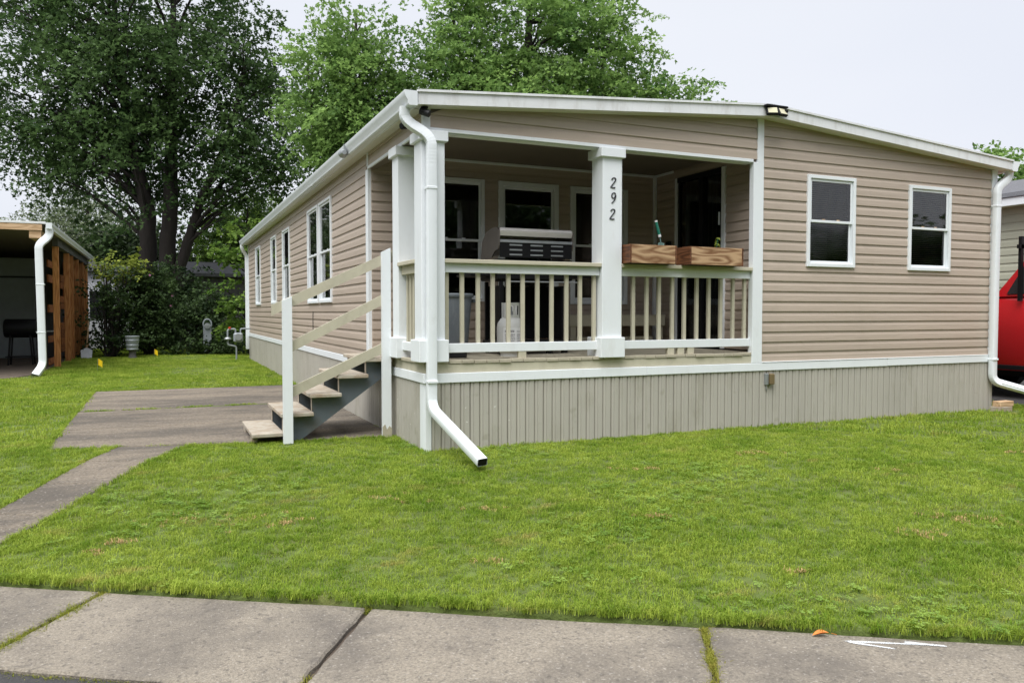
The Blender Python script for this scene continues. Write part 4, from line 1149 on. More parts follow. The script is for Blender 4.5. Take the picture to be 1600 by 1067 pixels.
MB().tube([(2.774, -0.04, 2.262), (2.788, -0.04, 2.20)], 0.007, 6).build('shank', 'trowelmetal', tw)
MB().add([(2.743, -0.05, 2.19), (2.786, -0.03, 2.205), (2.830, -0.05, 2.19), (2.823, -0.05, 2.12), (2.793, -0.035, 2.06), (2.763, -0.05, 2.12),
          (2.743, -0.046, 2.19), (2.786, -0.026, 2.205), (2.830, -0.046, 2.19), (2.823, -0.046, 2.12), (2.793, -0.031, 2.06), (2.763, -0.046, 2.12)],
         [(0, 1, 2, 3, 4, 5), (11, 10, 9, 8, 7, 6)] + [(i, (i + 1) % 6, 6 + (i + 1) % 6, 6 + i) for i in range(6)]).build('blade', 'trowelmetal', tw)

# ------------------------------------------------------------------ fittings on the eaves
def sec_cam(loc, aim, label):
    c = thing('security_camera', label, 'camera', loc)
    p = Vector(loc); d = Vector(aim).normalized()
    MB().lathe([(0.0, 0.0), (0.035, 0.0), (0.035, 0.014), (0.0, 0.014)], (p.x, p.y, p.z - 0.014), 14).build('mount_plate', 'black', c)
    MB().tube([p + Vector((0, 0, -0.014)), p + Vector((0, 0, -0.05)), p + Vector((0, 0, -0.06)) + d * 0.01], 0.012, 8).build('arm', 'black', c)
    q = p + Vector((0, 0, -0.052))
    MB().tube([q - d * 0.045, q - d * 0.04, q + d * 0.05, q + d * 0.055], 0.036, 14).build('housing', 'blackplastic', c, smooth=40)
    MB().tube([q + d * 0.0555, q + d * 0.058], 0.024, 12).build('lens', 'carglass', c)
sec_cam((-0.035, -0.10, 3.422), (0.75, -0.55, -0.35), 'small black security camera under the soffit at the front corner')
sec_cam((-0.055, 0.50, 3.416), (-0.85, -0.45, -0.25), 'black security camera under the left eave by the stair post')
fl = thing('eave_floodlight', 'small grey floodlight clipped to the left gutter', 'floodlight', (-0.26, 2.5, 3.5))
MB().lathe([(0.0, 0.0), (0.03, 0.0), (0.05, 0.05), (0.058, 0.11), (0.0, 0.11)], (-0.28, 2.46, 3.43), 12, axis=1).build('housing', 'dullsteel', fl, smooth=40)
MB().bar((-0.262, 2.52, 3.43), (-0.262, 2.52, 3.54), 0.03, 0.02, (0, 1, 0)).build('bracket', 'dullsteel', fl)
rf = thing('ridge_floodlight', 'black twin-head motion floodlight on the fascia at the roof peak', 'floodlight', (4.32, -0.2, 3.83))
MB().box(4.13, 4.46, -0.245, -0.178, 3.838, 3.862, 0.008).build('bracket', 'black', rf)
for (cx, yaw) in ((4.215, R(-22)), (4.365, R(8))):
    T = lambda x, y, z, cx=cx, yaw=yaw: tuple(Matrix.Translation((cx, -0.235, 3.782)) @ Matrix.Rotation(yaw, 4, 'Z') @ Matrix.Rotation(R(-28), 4, 'X') @ Vector((x, y, z)))
    h_ = MB(T).box(-0.07, 0.07, -0.018, 0.02, -0.05, 0.05, 0.006).build('lamp_head', 'black', rf)
    MB(T).box(-0.055, 0.055, -0.0215, -0.0185, -0.038, 0.038).build('lens', 'lightlens', h_)
    MB(T).box(-0.012, 0.012, 0.0, 0.03, 0.045, 0.085, 0.003).build('neck', 'black', rf)
MB().lathe([(0.0, 0.0), (0.022, 0.006), (0.028, 0.025), (0.022, 0.045), (0.0, 0.05)], (4.425, -0.235, 3.775), 12).build('sensor', 'black', rf, smooth=50)

# wooden blocks at the right corner
for (b, l_) in (((8.30, 8.58, -0.30, -0.16, 0.0, 0.075), 'weathered lower wood block at the right corner of the skirting'), ((8.33, 8.62, -0.29, -0.17, 0.076, 0.15), 'fresh upper wood block at the right corner of the skirting')):
    tag(MB().box(*b, 0.006).build('wood_block', 'lumber' if b[4] > 0.01 else 'tread'), l_, 'wood block', 'wood blocks at the corner')

# ------------------------------------------------------------------ gas meter at the back corner
gm = thing('gas_meter', 'grey gas meter with pipes at the back left corner of the house', 'gas meter', (-0.35, 17.0, 0))
MB().box(-0.50, -0.24, 16.9, 17.1, 0.52, 0.80, 0.04).build('meter_body', 'meter', gm)
MB().lathe([(0.0, -0.03), (0.10, -0.03), (0.10, 0.02), (0.0, 0.03)], (-0.37, 16.88, 0.68), 16, axis=1).build('dial', 'dullsteel', gm)
MB().tube(smooth_path([(-0.30, 17.0, 0.8), (-0.30, 17.0, 0.92), (-0.02, 17.0, 0.92)], 0.05), 0.022, 8).build('outlet_pipe', 'meter', gm)
MB().tube(smooth_path([(-0.44, 17.0, 0.8), (-0.44, 17.0, 0.92), (-0.66, 17.0, 0.90), (-0.66, 17.0, 0.45), (-0.42, 17.0, 0.40), (-0.42, 17.0, 0.0)], 0.06), 0.024, 8).build('riser_pipe', 'meter', gm)
MB().lathe([(0.0, 0.0), (0.09, 0.0), (0.10, 0.03), (0.06, 0.07), (0.0, 0.08)], (-0.66, 17.0, 0.60), 14).build('regulator', 'dullsteel', gm)
MB().lathe([(0.0, 0.0), (0.04, 0.0), (0.04, 0.05), (0.0, 0.06)], (-0.60, 17.0, 0.92), 10).build('cap', 'redcap', gm)

# ------------------------------------------------------------------ carport of the left neighbour
cp = thing('carport', 'neighbouring carport with orange-brown stud wall and white downspout', 'carport', (-8, 14, 0))
CX, CY0, CY1 = -4.95, 12.45, 24.6
MB().box(-17, -4.72, CY0, CY1, 3.335, 3.375).build('roof', 'fascia', cp)
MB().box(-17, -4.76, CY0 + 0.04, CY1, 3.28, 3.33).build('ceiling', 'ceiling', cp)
MB().box(-17, -4.79, CY0 - 0.04, CY0 - 0.001, 3.19, 3.334, 0.004).build('front_beam', 'lumber', cp)
MB().box(-17, -4.72, CY0 - 0.05, CY0 - 0.001, 3.3355, 3.385, 0.003).build('fascia', 'fascia', cp)
MB().box(-5.04, -4.81, CY0 - 0.02, CY0 + 0.9, 3.02, 3.188, 0.006).build('beam_end', 'lumber', cp)
gpr = [(0.0, 0.12), (0.0, 0.0), (0.075, 0.0), (0.085, 0.04), (0.115, 0.08), (0.12, 0.12), (0.112, 0.12), (0.10, 0.085), (0.075, 0.045), (0.068, 0.01), (0.008, 0.01), (0.008, 0.12)]
MB().prism([(-4.71 + a, 3.24 + b) for a, b in gpr], CY0 - 0.06, CY1, axis=1).build('gutter', 'whitemetal', cp)
MB().box(-4.715, -4.595, CY0 - 0.065, CY0 - 0.058, 3.235, 3.365).build('gutter_end', 'whitemetal', cp)
MB().box(-4.93, -4.80, 15.4, CY1, 3.08, 3.279, 0.004).build('eave_plate', 'greywall', cp)
ds = downspout([(-4.66, CY0 + 0.05, 3.26), (-4.66, CY0 + 0.05, 3.08), (-4.86, CY0 - 0.03, 2.88), (-4.86, CY0 - 0.03, 2.7), (-4.83, CY0 - 0.03, 0.24), (-4.95, CY0 - 0.30, 0.03)], sec=(0.15, 0.11), rad=0.14, parent=cp, n=6)
for zz in (2.0, 0.95):
    MB().box(-4.93, -4.76, CY0 - 0.09, CY0 + 0.03, zz, zz + 0.03, 0.004).build('strap', 'whitemetal', ds)
for k, yy in enumerate((15.55, 18.1, 19.2, 20.9, 22.6, 24.2)):
    MB().box(CX, CX + 0.14, yy, yy + (0.10 if k == 0 else 0.09), 0.0, 3.079, 0.004).build('stud', 'stud', cp)
for (ya, yb) in ((15.66, 18.09), (18.2, 19.19), (19.3, 20.89), (21.0, 22.59), (22.7, 24.19)):
    z = 0.05
    while z < 2.75:
        h = rnd.uniform(0.17, 0.24)
        if rnd.random() > 0.40:
            MB().box(CX - 0.14 + rnd.uniform(-0.012, 0.012), CX - 0.10 + rnd.uniform(-0.006, 0.006), ya, yb, z, z + h - 0.012, 0.003).build('board', 'housewrap', cp)
        z += h
MB().box(-17, -5.0, CY1 - 0.05, CY1, 0, 3.3).build('back_wall', 'greywall', cp)
MB().box(-11.0, -10.9, CY0 + 0.3, CY1 - 0.05, 0, 3.279).build('side_wall', 'greywall', cp)  # unseen wall added to keep light out of the carport
MB().box(-7.2, -5.95, 20.4, 20.5, 0.02, 2.45, 0.01).build('shade_grey_panel', 'meter', cp)  # pale panel coloured grey to carry the shade inside the carport
MB().box(-7.2, -5.95, 20.4, 20.5, 2.50, 3.05, 0.01).build('shade_grey_panel', 'meter', cp)
MB().box(-5.94, -5.0, 20.45, 20.5, 0.02, 3.27).build('back_board', 'greywall', cp)
MB().box(-17, -7.21, 20.45, 20.5, 0.02, 3.27).build('back_board', 'greywall', cp)
# barbecue inside
bq = thing('barbecue', 'black barbecue parked inside the carport', 'grill', (-5.75, 16.9, 0))
MB().lathe([(0.0, -0.38), (0.22, -0.38), (0.25, -0.34), (0.25, 0.34), (0.22, 0.38), (0.0, 0.38)], (-5.85, 16.9, 0.98), 18, axis=0).build('barrel', 'black', bq, smooth=50)
for (dx, dy) in ((-0.28, -0.2), (0.28, -0.2), (-0.28, 0.2), (0.28, 0.2)):
    MB().bar((-5.85 + dx, 16.9 + dy, 0.012), (-5.85 + dx * 0.8, 16.9 + dy, 0.80), 0.04, 0.04).build('leg', 'black', bq)
MB().box(-6.2, -5.5, 16.7, 17.1, 0.22, 0.24, 0.004).build('lower_shelf', 'black', bq)
MB().box(-5.55, -5.12, 16.68, 17.12, 0.88, 0.91, 0.006).build('side_table', 'dullsteel', bq)
for xx in (-5.15,):
    MB().bar((xx, 16.75, 0.012), (xx, 16.75, 0.88), 0.03, 0.03).build('leg', 'black', bq)

# shovel and pail near the carport
sh = thing('garden_shovel', 'long-handled shovel leaning at the far end of the carport wall', 'shovel', (-4.5, 19.4, 0))
MB().tube([(-4.52, 19.5, 0.30), (-4.46, 19.55, 1.15)], 0.022, 7).build('handle', 'lumber', sh)
MB().add([(-4.66, 19.36, 0.0), (-4.38, 19.36, 0.0), (-4.36, 19.46, 0.26), (-4.52, 19.49, 0.34), (-4.68, 19.46, 0.26),
          (-4.66, 19.37, 0.0), (-4.38, 19.37, 0.0), (-4.36, 19.47, 0.26), (-4.52, 19.50, 0.34), (-4.68, 19.47, 0.26)],
         [(0, 1, 2, 3, 4), (9, 8, 7, 6, 5)] + [(i, (i + 1) % 5, 5 + (i + 1) % 5, 5 + i) for i in range(5)]).build('blade', 'dullsteel', sh)
pn = thing('planter_urn', 'grey-white ribbed garden urn on a dark base under the shrub', 'urn', (-3.25, 18.9, 0))
MB().lathe([(0.0, 0.0), (0.13, 0.0), (0.13, 0.04), (0.10, 0.08), (0.10, 0.22), (0.13, 0.26), (0.0, 0.26)], (-3.25, 18.9, 0.0), 14).build('base', 'greywall', pn, smooth=40)
MB().lathe([(0.0, 0.0), (0.15, 0.0), (0.17, 0.03), (0.155, 0.05), (0.18, 0.16), (0.165, 0.18), (0.195, 0.30), (0.18, 0.32), (0.205, 0.42), (0.185, 0.43), (0.0, 0.40)], (-3.25, 18.9, 0.262), 16).build('bowl', 'meter', pn, smooth=30)
mp_ = thing('meter_pedestal', 'grey electric meter pedestal standing in the back yard', 'meter', (-1.0, 21.4, 0))
MB().box(-1.13, -0.87, 21.3, 21.5, 0.0, 0.92, 0.02).build('cabinet', 'meter', mp_)
MB().lathe([(0.0, -0.06), (0.095, -0.055), (0.10, 0.0), (0.0, 0.0)], (-1.0, 21.3, 0.94), 16, axis=1).build('meter_dial', 'dullsteel', mp_)
hoop = [(-1.0 + 0.13 * math.cos(R(a)), 21.32, 1.0 + 0.17 * math.sin(R(a))) for a in range(-40, 221, 20)]
MB().tube(hoop, 0.025, 6).build('meter_ring', 'meter', mp_)
def flag(x, y, label):
    f = thing('marker_flag', label, 'flag', (x, y, 0), 0, 'yellow marker flags')
    z = hz(x, y)
    MB().tube([(x, y, z - 0.02), (x + 0.02, y, z + 0.30)], 0.003, 5).build('wire', 'dullsteel', f)
    n = 6
    pts = [(x + 0.02 + 0.019 * i, y + 0.02 * math.sin(i * 1.1)) for i in range(n)]
    MB().add([(a, b, z + 0.14 - 0.012 * i) for i, (a, b) in enumerate(pts)] + [(a, b, z + 0.30 - 0.014 * i) for i, (a, b) in enumerate(pts)]
             + [(a, b + 0.002, z + 0.14 - 0.012 * i) for i, (a, b) in enumerate(pts)] + [(a, b + 0.002, z + 0.30 - 0.014 * i) for i, (a, b) in enumerate(pts)],
             [(i, i + 1, n + i + 1, n + i) for i in range(n - 1)] + [(2 * n + i, 3 * n + i, 3 * n + i + 1, 2 * n + i + 1) for i in range(n - 1)]).build('flag_sheet', 'yellow', f, recalc=False)
flag(-3.85, 13.6, 'yellow marker flag in the lawn nearer the carport')
flag(-2.66, 18.7, 'yellow marker flag in the lawn in front of the shrub')

# ------------------------------------------------------------------ neighbour on the right and the pickup
nb = thing('neighbour_house', 'sage-sided neighbouring house with grey shingle roof behind the truck', 'house', (17, 8, 0))
NX, NY0, NY1, NE = 15.0, 1.5, 16.0, 3.72
nwall = MB().box(NX, NX + 7.5, NY0, NY1, 0.0, NE).build('wall', 'greywall', nb)
v = 0.35
while v < NE - 0.02:
    vs = []
    for s in (NY0, NY1):
        for (pv, pw) in PROF: vs.append((NX - pw * 1.15, s, v + pv * 1.44))
    n = len(PROF)
    MB().add(vs, [(i, i + 1, n + i + 1, n + i) for i in range(n - 1)]).build('siding_plank', 'nbrsiding', nwall)
    v += EX * 1.44
MB().box(NX - 0.40, NX - 0.37, NY0 - 0.3, NY1 + 0.3, NE + 0.02, NE + 0.20, 0.004).build('fascia', 'white', nb)
MB().box(NX - 0.37, NX - 0.001, NY0, NY1, NE + 0.03, NE + 0.045).build('soffit', 'soffit', nb)
nroof = MB().prism([(NX - 0.42, NE + 0.2005), (NX + 3.75, NE + 1.25), (NX + 7.92, NE + 0.2005), (NX + 7.5, NE + 0.05), (NX, NE + 0.05)], NY0 - 0.3, NY1 + 0.3, axis=1).build('roof', 'shingle', nb)
for k in range(7):
    a = k * 0.14
    sl_ = 1.0495 / 4.17
    x0_, x1_ = NX - 0.43 + a, NX - 0.43 + a + 0.15
    yy = NY0 - 0.3 + (k % 2) * 0.15
    while yy < 8.0:
        z0_ = NE + 0.205 + a * sl_
        if yy > 2.6:
            MB().add([(x0_, yy, z0_), (x0_, yy + 0.295, z0_), (x1_, yy + 0.295, z0_ + 0.15 * sl_ - 0.004), (x1_, yy, z0_ + 0.15 * sl_ - 0.004),
                      (x0_, yy, z0_ + 0.010), (x0_, yy + 0.295, z0_ + 0.010), (x1_, yy + 0.295, z0_ + 0.15 * sl_), (x1_, yy, z0_ + 0.15 * sl_)],
                     [(4, 5, 6, 7), (0, 4, 7, 3), (1, 2, 6, 5), (0, 1, 5, 4)]).build('shingle', 'shingle', nroof)
        yy += 0.30

tr = thing('pickup_truck', 'red pickup truck with black rack parked beyond the right corner', 'truck', (11, 0, 0.016))
TX0, TX1 = 10.0, 11.96
GZ = 0.016
def xsec(prof, y_list):   # lofted body: outline (x, z) list per station y
    m = MB(); n = len(prof[0])
    vs = [(x, y, z) for p, y in zip(prof, y_list) for (x, z) in p]
    fs = [(k * n + i, k * n + (i + 1) % n, (k + 1) * n + (i + 1) % n, (k + 1) * n + i) for k in range(len(prof) - 1) for i in range(n)]
    fs += [tuple(range(n)), tuple(range((len(prof) - 1) * n, len(prof) * n))[::-1]]
    return m.add(vs, fs)
def body_ring(inset, z0, z1, crown=0.05):
    a, b = TX0 + inset, TX1 - inset
    return [(a + 0.06, z0), (a, z0 + 0.12), (a - 0.012, (z0 + z1) / 2 + 0.05), (a + 0.02, z1 - 0.10), (a + 0.10, z1), ((a + b) / 2, z1 + crown), (b - 0.10, z1), (b - 0.02, z1 - 0.10), (b + 0.012, (z0 + z1) / 2 + 0.05), (b, z0 + 0.12), (b - 0.06, z0)]
xsec([body_ring(0.10, 0.62, 1.45), body_ring(0.02, 0.52, 1.58), body_ring(0.0, 0.48, 1.66)], [3.05, 2.7, 1.06]).build('hood', 'red', tr, smooth=35)
xsec([body_ring(0.0, 0.47, 1.665, 0.02), body_ring(0.0, 0.47, 1.665, 0.02)], [1.055, -1.25]).build('cab_body', 'red', tr, smooth=35)
xsec([body_ring(0.0, 0.50, 1.60, 0.0), body_ring(0.0, 0.50, 1.60, 0.0)], [-1.29, -3.35]).build('bed', 'red', tr, smooth=35)
def cab_ring(inset, z0, z1):
    a, b = TX0 + 0.05, TX1 - 0.05
    return [(a, z0), (a + inset, z1 - 0.07), (a + inset + 0.09, z1), ((a + b) / 2, z1 + 0.03), (b - inset - 0.09, z1), (b - inset, z1 - 0.07), (b, z0)]
cabin = xsec([cab_ring(0.02, 1.66, 1.72), cab_ring(0.13, 1.66, 2.30), cab_ring(0.14, 1.66, 2.34), cab_ring(0.13, 1.66, 2.30), cab_ring(0.12, 1.66, 2.22)], [1.05, 0.62, -0.1, -1.0, -1.18]).build('cabin', 'red', tr, smooth=35)
def side_glass(poly, name='side_window'):
    vs = []
    for (y, z) in poly:
        t = (z - 1.66) / 0.57
        vs.append((TX0 + 0.05 + 0.132 * t - 0.012, y, z))
    vs += [(x + 0.006, y, z) for (x, y, z) in vs]
    n = len(poly)
    MB().add(vs, [tuple(range(n)), tuple(range(n, 2 * n))[::-1]] + [(i, (i + 1) % n, n + (i + 1) % n, n + i) for i in range(n)]).build(name, 'carglass', tr)
side_glass([(0.82, 1.70), (0.60, 2.16), (0.02, 2.20), (-0.02, 1.70)])
side_glass([(-0.10, 1.70), (-0.06, 2.20), (-0.95, 2.16), (-1.02, 1.70)])
MB().add([(TX0 + 0.16, 1.058, 1.70), (TX1 - 0.16, 1.058, 1.70), (TX1 - 0.30, 0.64, 2.25), (TX0 + 0.30, 0.64, 2.25), (TX0 + 0.16, 1.064, 1.712), (TX1 - 0.16, 1.064, 1.712), (TX1 - 0.30, 0.646, 2.262), (TX0 + 0.30, 0.646, 2.262)],
         [(0, 1, 2, 3), (7, 6, 5, 4), (0, 4, 5, 1), (2, 6, 7, 3)]).build('windscreen', 'carglass', tr)
MB().box(TX0 - 0.012, TX0 + 0.02, -1.24, 1.0, 0.49, 0.56, 0.006).build('sill_trim', 'black', tr)
MB().box(TX0 - 0.02, TX0 - 0.006, -0.03, -0.015, 0.60, 1.62, 0.002).build('door_seam', 'black', tr)
MB().box(TX0 - 0.03, TX0 + 0.0, 0.05, 0.22, 1.42, 1.47, 0.008).build('door_handle', 'black', tr)
mir = MB().box(TX0 - 0.20, TX0 - 0.03, 1.06, 1.13, 1.76, 1.98, 0.025).build('side_mirror', 'blackplastic', tr)
MB().bar((TX0 - 0.06, 1.09, 1.80), (TX0 + 0.07, 1.0, 1.72), 0.05, 0.04).build('mirror_arm', 'blackplastic', mir)
for (yy) in (2.05, -2.25):
    for (xa, xb) in ((TX0 - 0.01, TX0 + 0.25), (TX1 - 0.25, TX1 + 0.01)):
        c = ((xa + xb) / 2, yy, GZ + 0.41); hw_ = (xb - xa) / 2
        wh = MB().lathe([(0.24, -hw_), (0.37, -hw_), (0.41, -hw_ + 0.04), (0.41, hw_ - 0.04), (0.37, hw_), (0.24, hw_)], c, 28, axis=0).build('wheel', 'rubber', tr, smooth=35)
        MB().lathe([(0.0, -hw_ + 0.03), (0.22, -hw_ + 0.03), (0.245, -hw_ + 0.01), (0.245, hw_ - 0.01), (0.22, hw_ - 0.03), (0.0, hw_ - 0.03)], c, 20, axis=0).build('rim', 'dullsteel', wh, smooth=35)
MB().box(TX0 + 0.25, TX1 - 0.25, -3.2, 2.9, 0.36, 0.52, 0.02).build('chassis', 'black', tr)
MB().box(TX0 + 0.05, TX1 - 0.05, 3.0, 3.2, 0.55, 0.80, 0.03).build('bumper', 'steel', tr)
MB().box(TX0 + 0.05, TX1 - 0.05, -3.52, -3.38, 0.55, 0.80, 0.03).build('bumper', 'steel', tr)
for s, xx in ((1, TX0 - 0.045), (-1, TX1 + 0.005)):
    MB().bar((xx + 0.02, 0.30, 2.56), (xx + 0.02, -3.2, 2.56), 0.05, 0.05).build('rack_rail', 'black', tr)
    for yy in (0.55, -1.4, -3.1):
        MB().bar((xx + 0.02, yy, 1.58), (xx + 0.02, yy, 2.60), 0.06, 0.05, (0, 1, 0)).build('rack_post', 'black', tr)
    MB().bar((xx - 0.05, 0.55, 2.44), (xx + 0.09, 0.55, 2.44), 0.05, 0.06).build('rack_clamp', 'black', tr)
for yy in (0.30, -1.4, -3.1):
    MB().bar((TX0 - 0.02, yy, 2.50), (TX1 + 0.02, yy, 2.50), 0.05, 0.05).build('rack_bar', 'black', tr)

# ------------------------------------------------------------------ buildings behind the back yard
sd = thing('dark_shed', 'dark grey shed with pale roof edge under the trees behind the yard', 'shed', (-0.5, 31, 0))
for i in range(16):
    MB().box(-2.6 + i * 0.28, -2.6 + i * 0.28 + 0.268, 30.0, 30.03, 0.0, 3.1 + 0.0, 0.003).build('board', 'greywall', sd)
MB().box(-2.6, 1.88, 30.04, 33.5, 0.0, 3.1).build('wall', 'greywall', sd)
MB().prism([(29.6, 3.12), (33.8, 3.85), (33.8, 3.70), (29.6, 2.97)][::-1], -2.8, 2.1, axis=0).build('roof', 'shingle', sd)
MB().box(-2.3, -1.4, 29.97, 29.998, 0.9, 2.0, 0.004).build('window', 'carglass', sd)
ph = thing('pale_mobile_home', 'pale grey mobile home glimpsed behind the shrubs by the carport', 'house', (-6, 28, 0))
MB().box(-9.5, -3.3, 26.2, 32, 0.0, 2.95).build('wall', 'palewall', ph)
for i in range(14):
    MB().box(-9.5, -3.3, 26.165, 26.198, 0.3 + i * 0.19, 0.3 + i * 0.19 + 0.182, 0.003).build('siding_plank', 'palewall', ph)
MB().prism([(-9.8, 2.96), (-3.0, 2.96), (-3.0, 3.08), (-6.4, 3.5), (-9.8, 3.08)], 25.9, 32.3, axis=1).build('roof', 'shingle', ph)
MB().box(-4.9, -4.1, 26.12, 26.163, 1.2, 2.2, 0.004).build('window', 'carglass', ph)

# ------------------------------------------------------------------ trees and shrubs
M['leaf_dark'] = leafmat('maple_leaves_shaded', (0.026, 0.056, 0.018), (0.105, 0.175, 0.055), 0.40)  # shade of the backlit crown put into a darker leaf colour
M['leaf_mid'] = leafmat('maple_leaves', (0.066, 0.140, 0.036), (0.275, 0.42, 0.115), 0.45)
M['leaf_pale'] = leafmat('willow_leaves', (0.13, 0.165, 0.095), (0.26, 0.31, 0.18), 0.3)
M['leaf_bright'] = leafmat('young_leaves', (0.07, 0.14, 0.022), (0.20, 0.30, 0.06), 0.4)
M['leaf_shrub'] = leafmat('shrub_leaves', (0.014, 0.028, 0.011), (0.066, 0.108, 0.034), 0.25)
M['leaf_yellow'] = leafmat('yellow_green_leaves', (0.11, 0.16, 0.025), (0.32, 0.36, 0.06), 0.4)

def leaves_object(name, C, Nn, S, tint, mat, parent, width=0.40, rg=rng, lobed=False):
    """many small folded leaf blades as one mesh"""
    n = len(C)
    Nn = Nn / np.linalg.norm(Nn, axis=1, keepdims=True)
    r = rg.normal(size=(n, 3))
    t = r - Nn * np.sum(r * Nn, axis=1, keepdims=True); t /= np.linalg.norm(t, axis=1, keepdims=True)
    b = np.cross(Nn, t)
    S = S[:, None]
    V = np.empty((n, 4, 3), dtype=np.float32)
    V[:, 0] = C + t * S * 0.56
    V[:, 1] = C + b * S * width + Nn * S * 0.10 + t * S * 0.05
    V[:, 2] = C - t * S * 0.44
    V[:, 3] = C - b * S * width + Nn * S * 0.10 + t * S * 0.05
    me = bpy.data.meshes.new(name)
    if lobed:                             # five-pointed maple blade: base, two side lobes, two notches, tip
        V = np.empty((n, 6, 3), dtype=np.float32)
        V[:, 0] = C - t * S * 0.42
        V[:, 1] = C + b * S * (width + 0.14) + Nn * S * 0.12 + t * S * 0.06
        V[:, 2] = C + b * S * 0.16 + t * S * 0.10
        V[:, 3] = C + t * S * 0.62 - Nn * S * 0.10
        V[:, 4] = C - b * S * 0.16 + t * S * 0.10
        V[:, 5] = C - b * S * (width + 0.14) + Nn * S * 0.12 + t * S * 0.06
        tri = np.array([0, 1, 2, 0, 2, 3, 0, 3, 4, 0, 4, 5], dtype=np.int32)
        idx = (np.arange(n, dtype=np.int32)[:, None] * 6 + tri[None, :]).reshape(-1)
        me.vertices.add(n * 6); me.vertices.foreach_set('co', V.reshape(-1))
        me.loops.add(n * 12); me.loops.foreach_set('vertex_index', idx)
        me.polygons.add(n * 4); me.polygons.foreach_set('loop_start', np.arange(0, n * 12, 3, dtype=np.int32))
        me.polygons.foreach_set('loop_total', np.full(n * 4, 3, dtype=np.int32))
        at = me.attributes.new('tint', 'FLOAT', 'FACE'); at.data.foreach_set('value', np.repeat(np.clip(tint, 0, 1), 4).astype(np.float32))
        me.update(); me.validate()
        me.materials.append(M[mat])
        o = bpy.data.objects.new(name, me); COL.objects.link(o)
        if parent is not None:
            o.parent = parent; o.matrix_parent_inverse = parent_world(parent).inverted()
        return o
    me.vertices.add(n * 4); me.vertices.foreach_set('co', V.reshape(-1))
    me.loops.add(n * 4); me.loops.foreach_set('vertex_index', np.arange(n * 4, dtype=np.int32))
    me.polygons.add(n); me.polygons.foreach_set('loop_start', np.arange(0, n * 4, 4, dtype=np.int32))
    me.polygons.foreach_set('loop_total', np.full(n, 4, dtype=np.int32))
    at = me.attributes.new('tint', 'FLOAT', 'FACE'); at.data.foreach_set('value', np.clip(tint, 0, 1).astype(np.float32))
    me.update(); me.validate()
    me.materials.append(M[mat])
    o = bpy.data.objects.new(name, me); COL.objects.link(o)
    if parent is not None:
        o.parent = parent; o.matrix_parent_inverse = parent_world(parent).inverted()
    return o

def in_ell(ells, n, rg, shell=0.45):
    """points inside a union of ellipsoids, biased to the outer shell"""
    vol = np.array([e[3] * e[4] * e[5] for e in ells]) ** 0.75; vol /= vol.sum()
    k = rg.choice(len(ells), n, p=vol)
    d = rg.normal(size=(n, 3)); d /= np.linalg.norm(d, axis=1, keepdims=True)
    r = (shell + (1 - shell) * rg.random(n) ** 0.6) * (0.86 + 0.22 * rg.random(n))
    E_ = np.array(ells)[k]
    return E_[:, :3] + d * r[:, None] * E_[:, 3:6], k

def crown(name, mat, parent, ells, n_clump, sprays, per, leaf, spray_r, seed, droop=0.35, thick=0.10, width=0.40, tone=0.5, shell=0.35, lobed=False):
    rg = np.random.default_rng(seed)
    P, k = in_ell(ells, n_clump, rg, shell)
    cen = np.array([e[:3] for e in ells]).mean(axis=0)
    out = P - np.array(ells)[k][:, :3]
    out[:, 2] *= 0.4
    out /= (np.linalg.norm(out, axis=1, keepdims=True) + 1e-6)
    Cs, Ns, Ss, Ts = [], [], [], []
    ct = rg.normal(0.0, 0.16, n_clump)
    for s in range(sprays):
        c = P + rg.normal(size=P.shape) * np.array([1, 1, 0.7]) * spray_r * 0.75
        ax = out + rg.normal(size=P.shape) * 0.55; ax[:, 2] -= droop; ax /= np.linalg.norm(ax, axis=1, keepdims=True)
        up = np.tile(np.array([0, 0, 1.0]), (n_clump, 1)) + rg.normal(size=P.shape) * 0.28
        sd_ = np.cross(up, ax); sd_ /= np.linalg.norm(sd_, axis=1, keepdims=True)
        nr = np.cross(ax, sd_)
        a = (rg.random((n_clump, per)) ** 0.8) * 2 - 0.8
        w = rg.normal(size=(n_clump, per)) * 0.36 * (1.15 - 0.55 * np.abs(a))
        h = rg.normal(size=(n_clump, per)) * thick
        L_ = c[:, None, :] + (ax[:, None, :] * a[..., None] + sd_[:, None, :] * w[..., None] + nr[:, None, :] * h[..., None]) * spray_r
        L_[..., 2] -= 0.22 * spray_r * np.clip(a, 0, 2) ** 2
        nn_ = nr[:, None, :] + rg.normal(size=L_.shape) * 0.5
        tn = tone - 0.08 + ct[:, None] + rg.normal(0, 0.13, n_clump)[:, None] + rg.normal(0, 0.12, (n_clump, per)) + 0.22 * a
        Cs.append(L_.reshape(-1, 3)); Ns.append(nn_.reshape(-1, 3)); Ts.append(tn.reshape(-1))
        Ss.append((leaf * (0.65 + 0.7 * rg.random((n_clump, per)))).reshape(-1))
    o = leaves_object(name, np.concatenate(Cs), np.concatenate(Ns), np.concatenate(Ss), np.concatenate(Ts), mat, parent, width, rg, lobed)
    return o, P

def limb(m, p0, p1, r0, r1, seed, sag=0.12, n=6, sides=6):
    rr = random.Random(seed)
    p0, p1 = Vector(p0), Vector(p1); d = p1 - p0; ln = d.length
    pts = []
    for i in range(n + 1):
        t = i / n
        q = p0 + d * t
        q.z += ln * sag * math.sin(math.pi * t) * (1 if sag > 0 else 1)
        if 0 < i < n: q += Vector((rr.uniform(-1, 1), rr.uniform(-1, 1), rr.uniform(-0.6, 0.6))) * ln * 0.025
        pts.append(q)
    m.tube(pts, r0, sides, r2=r1)
    return pts

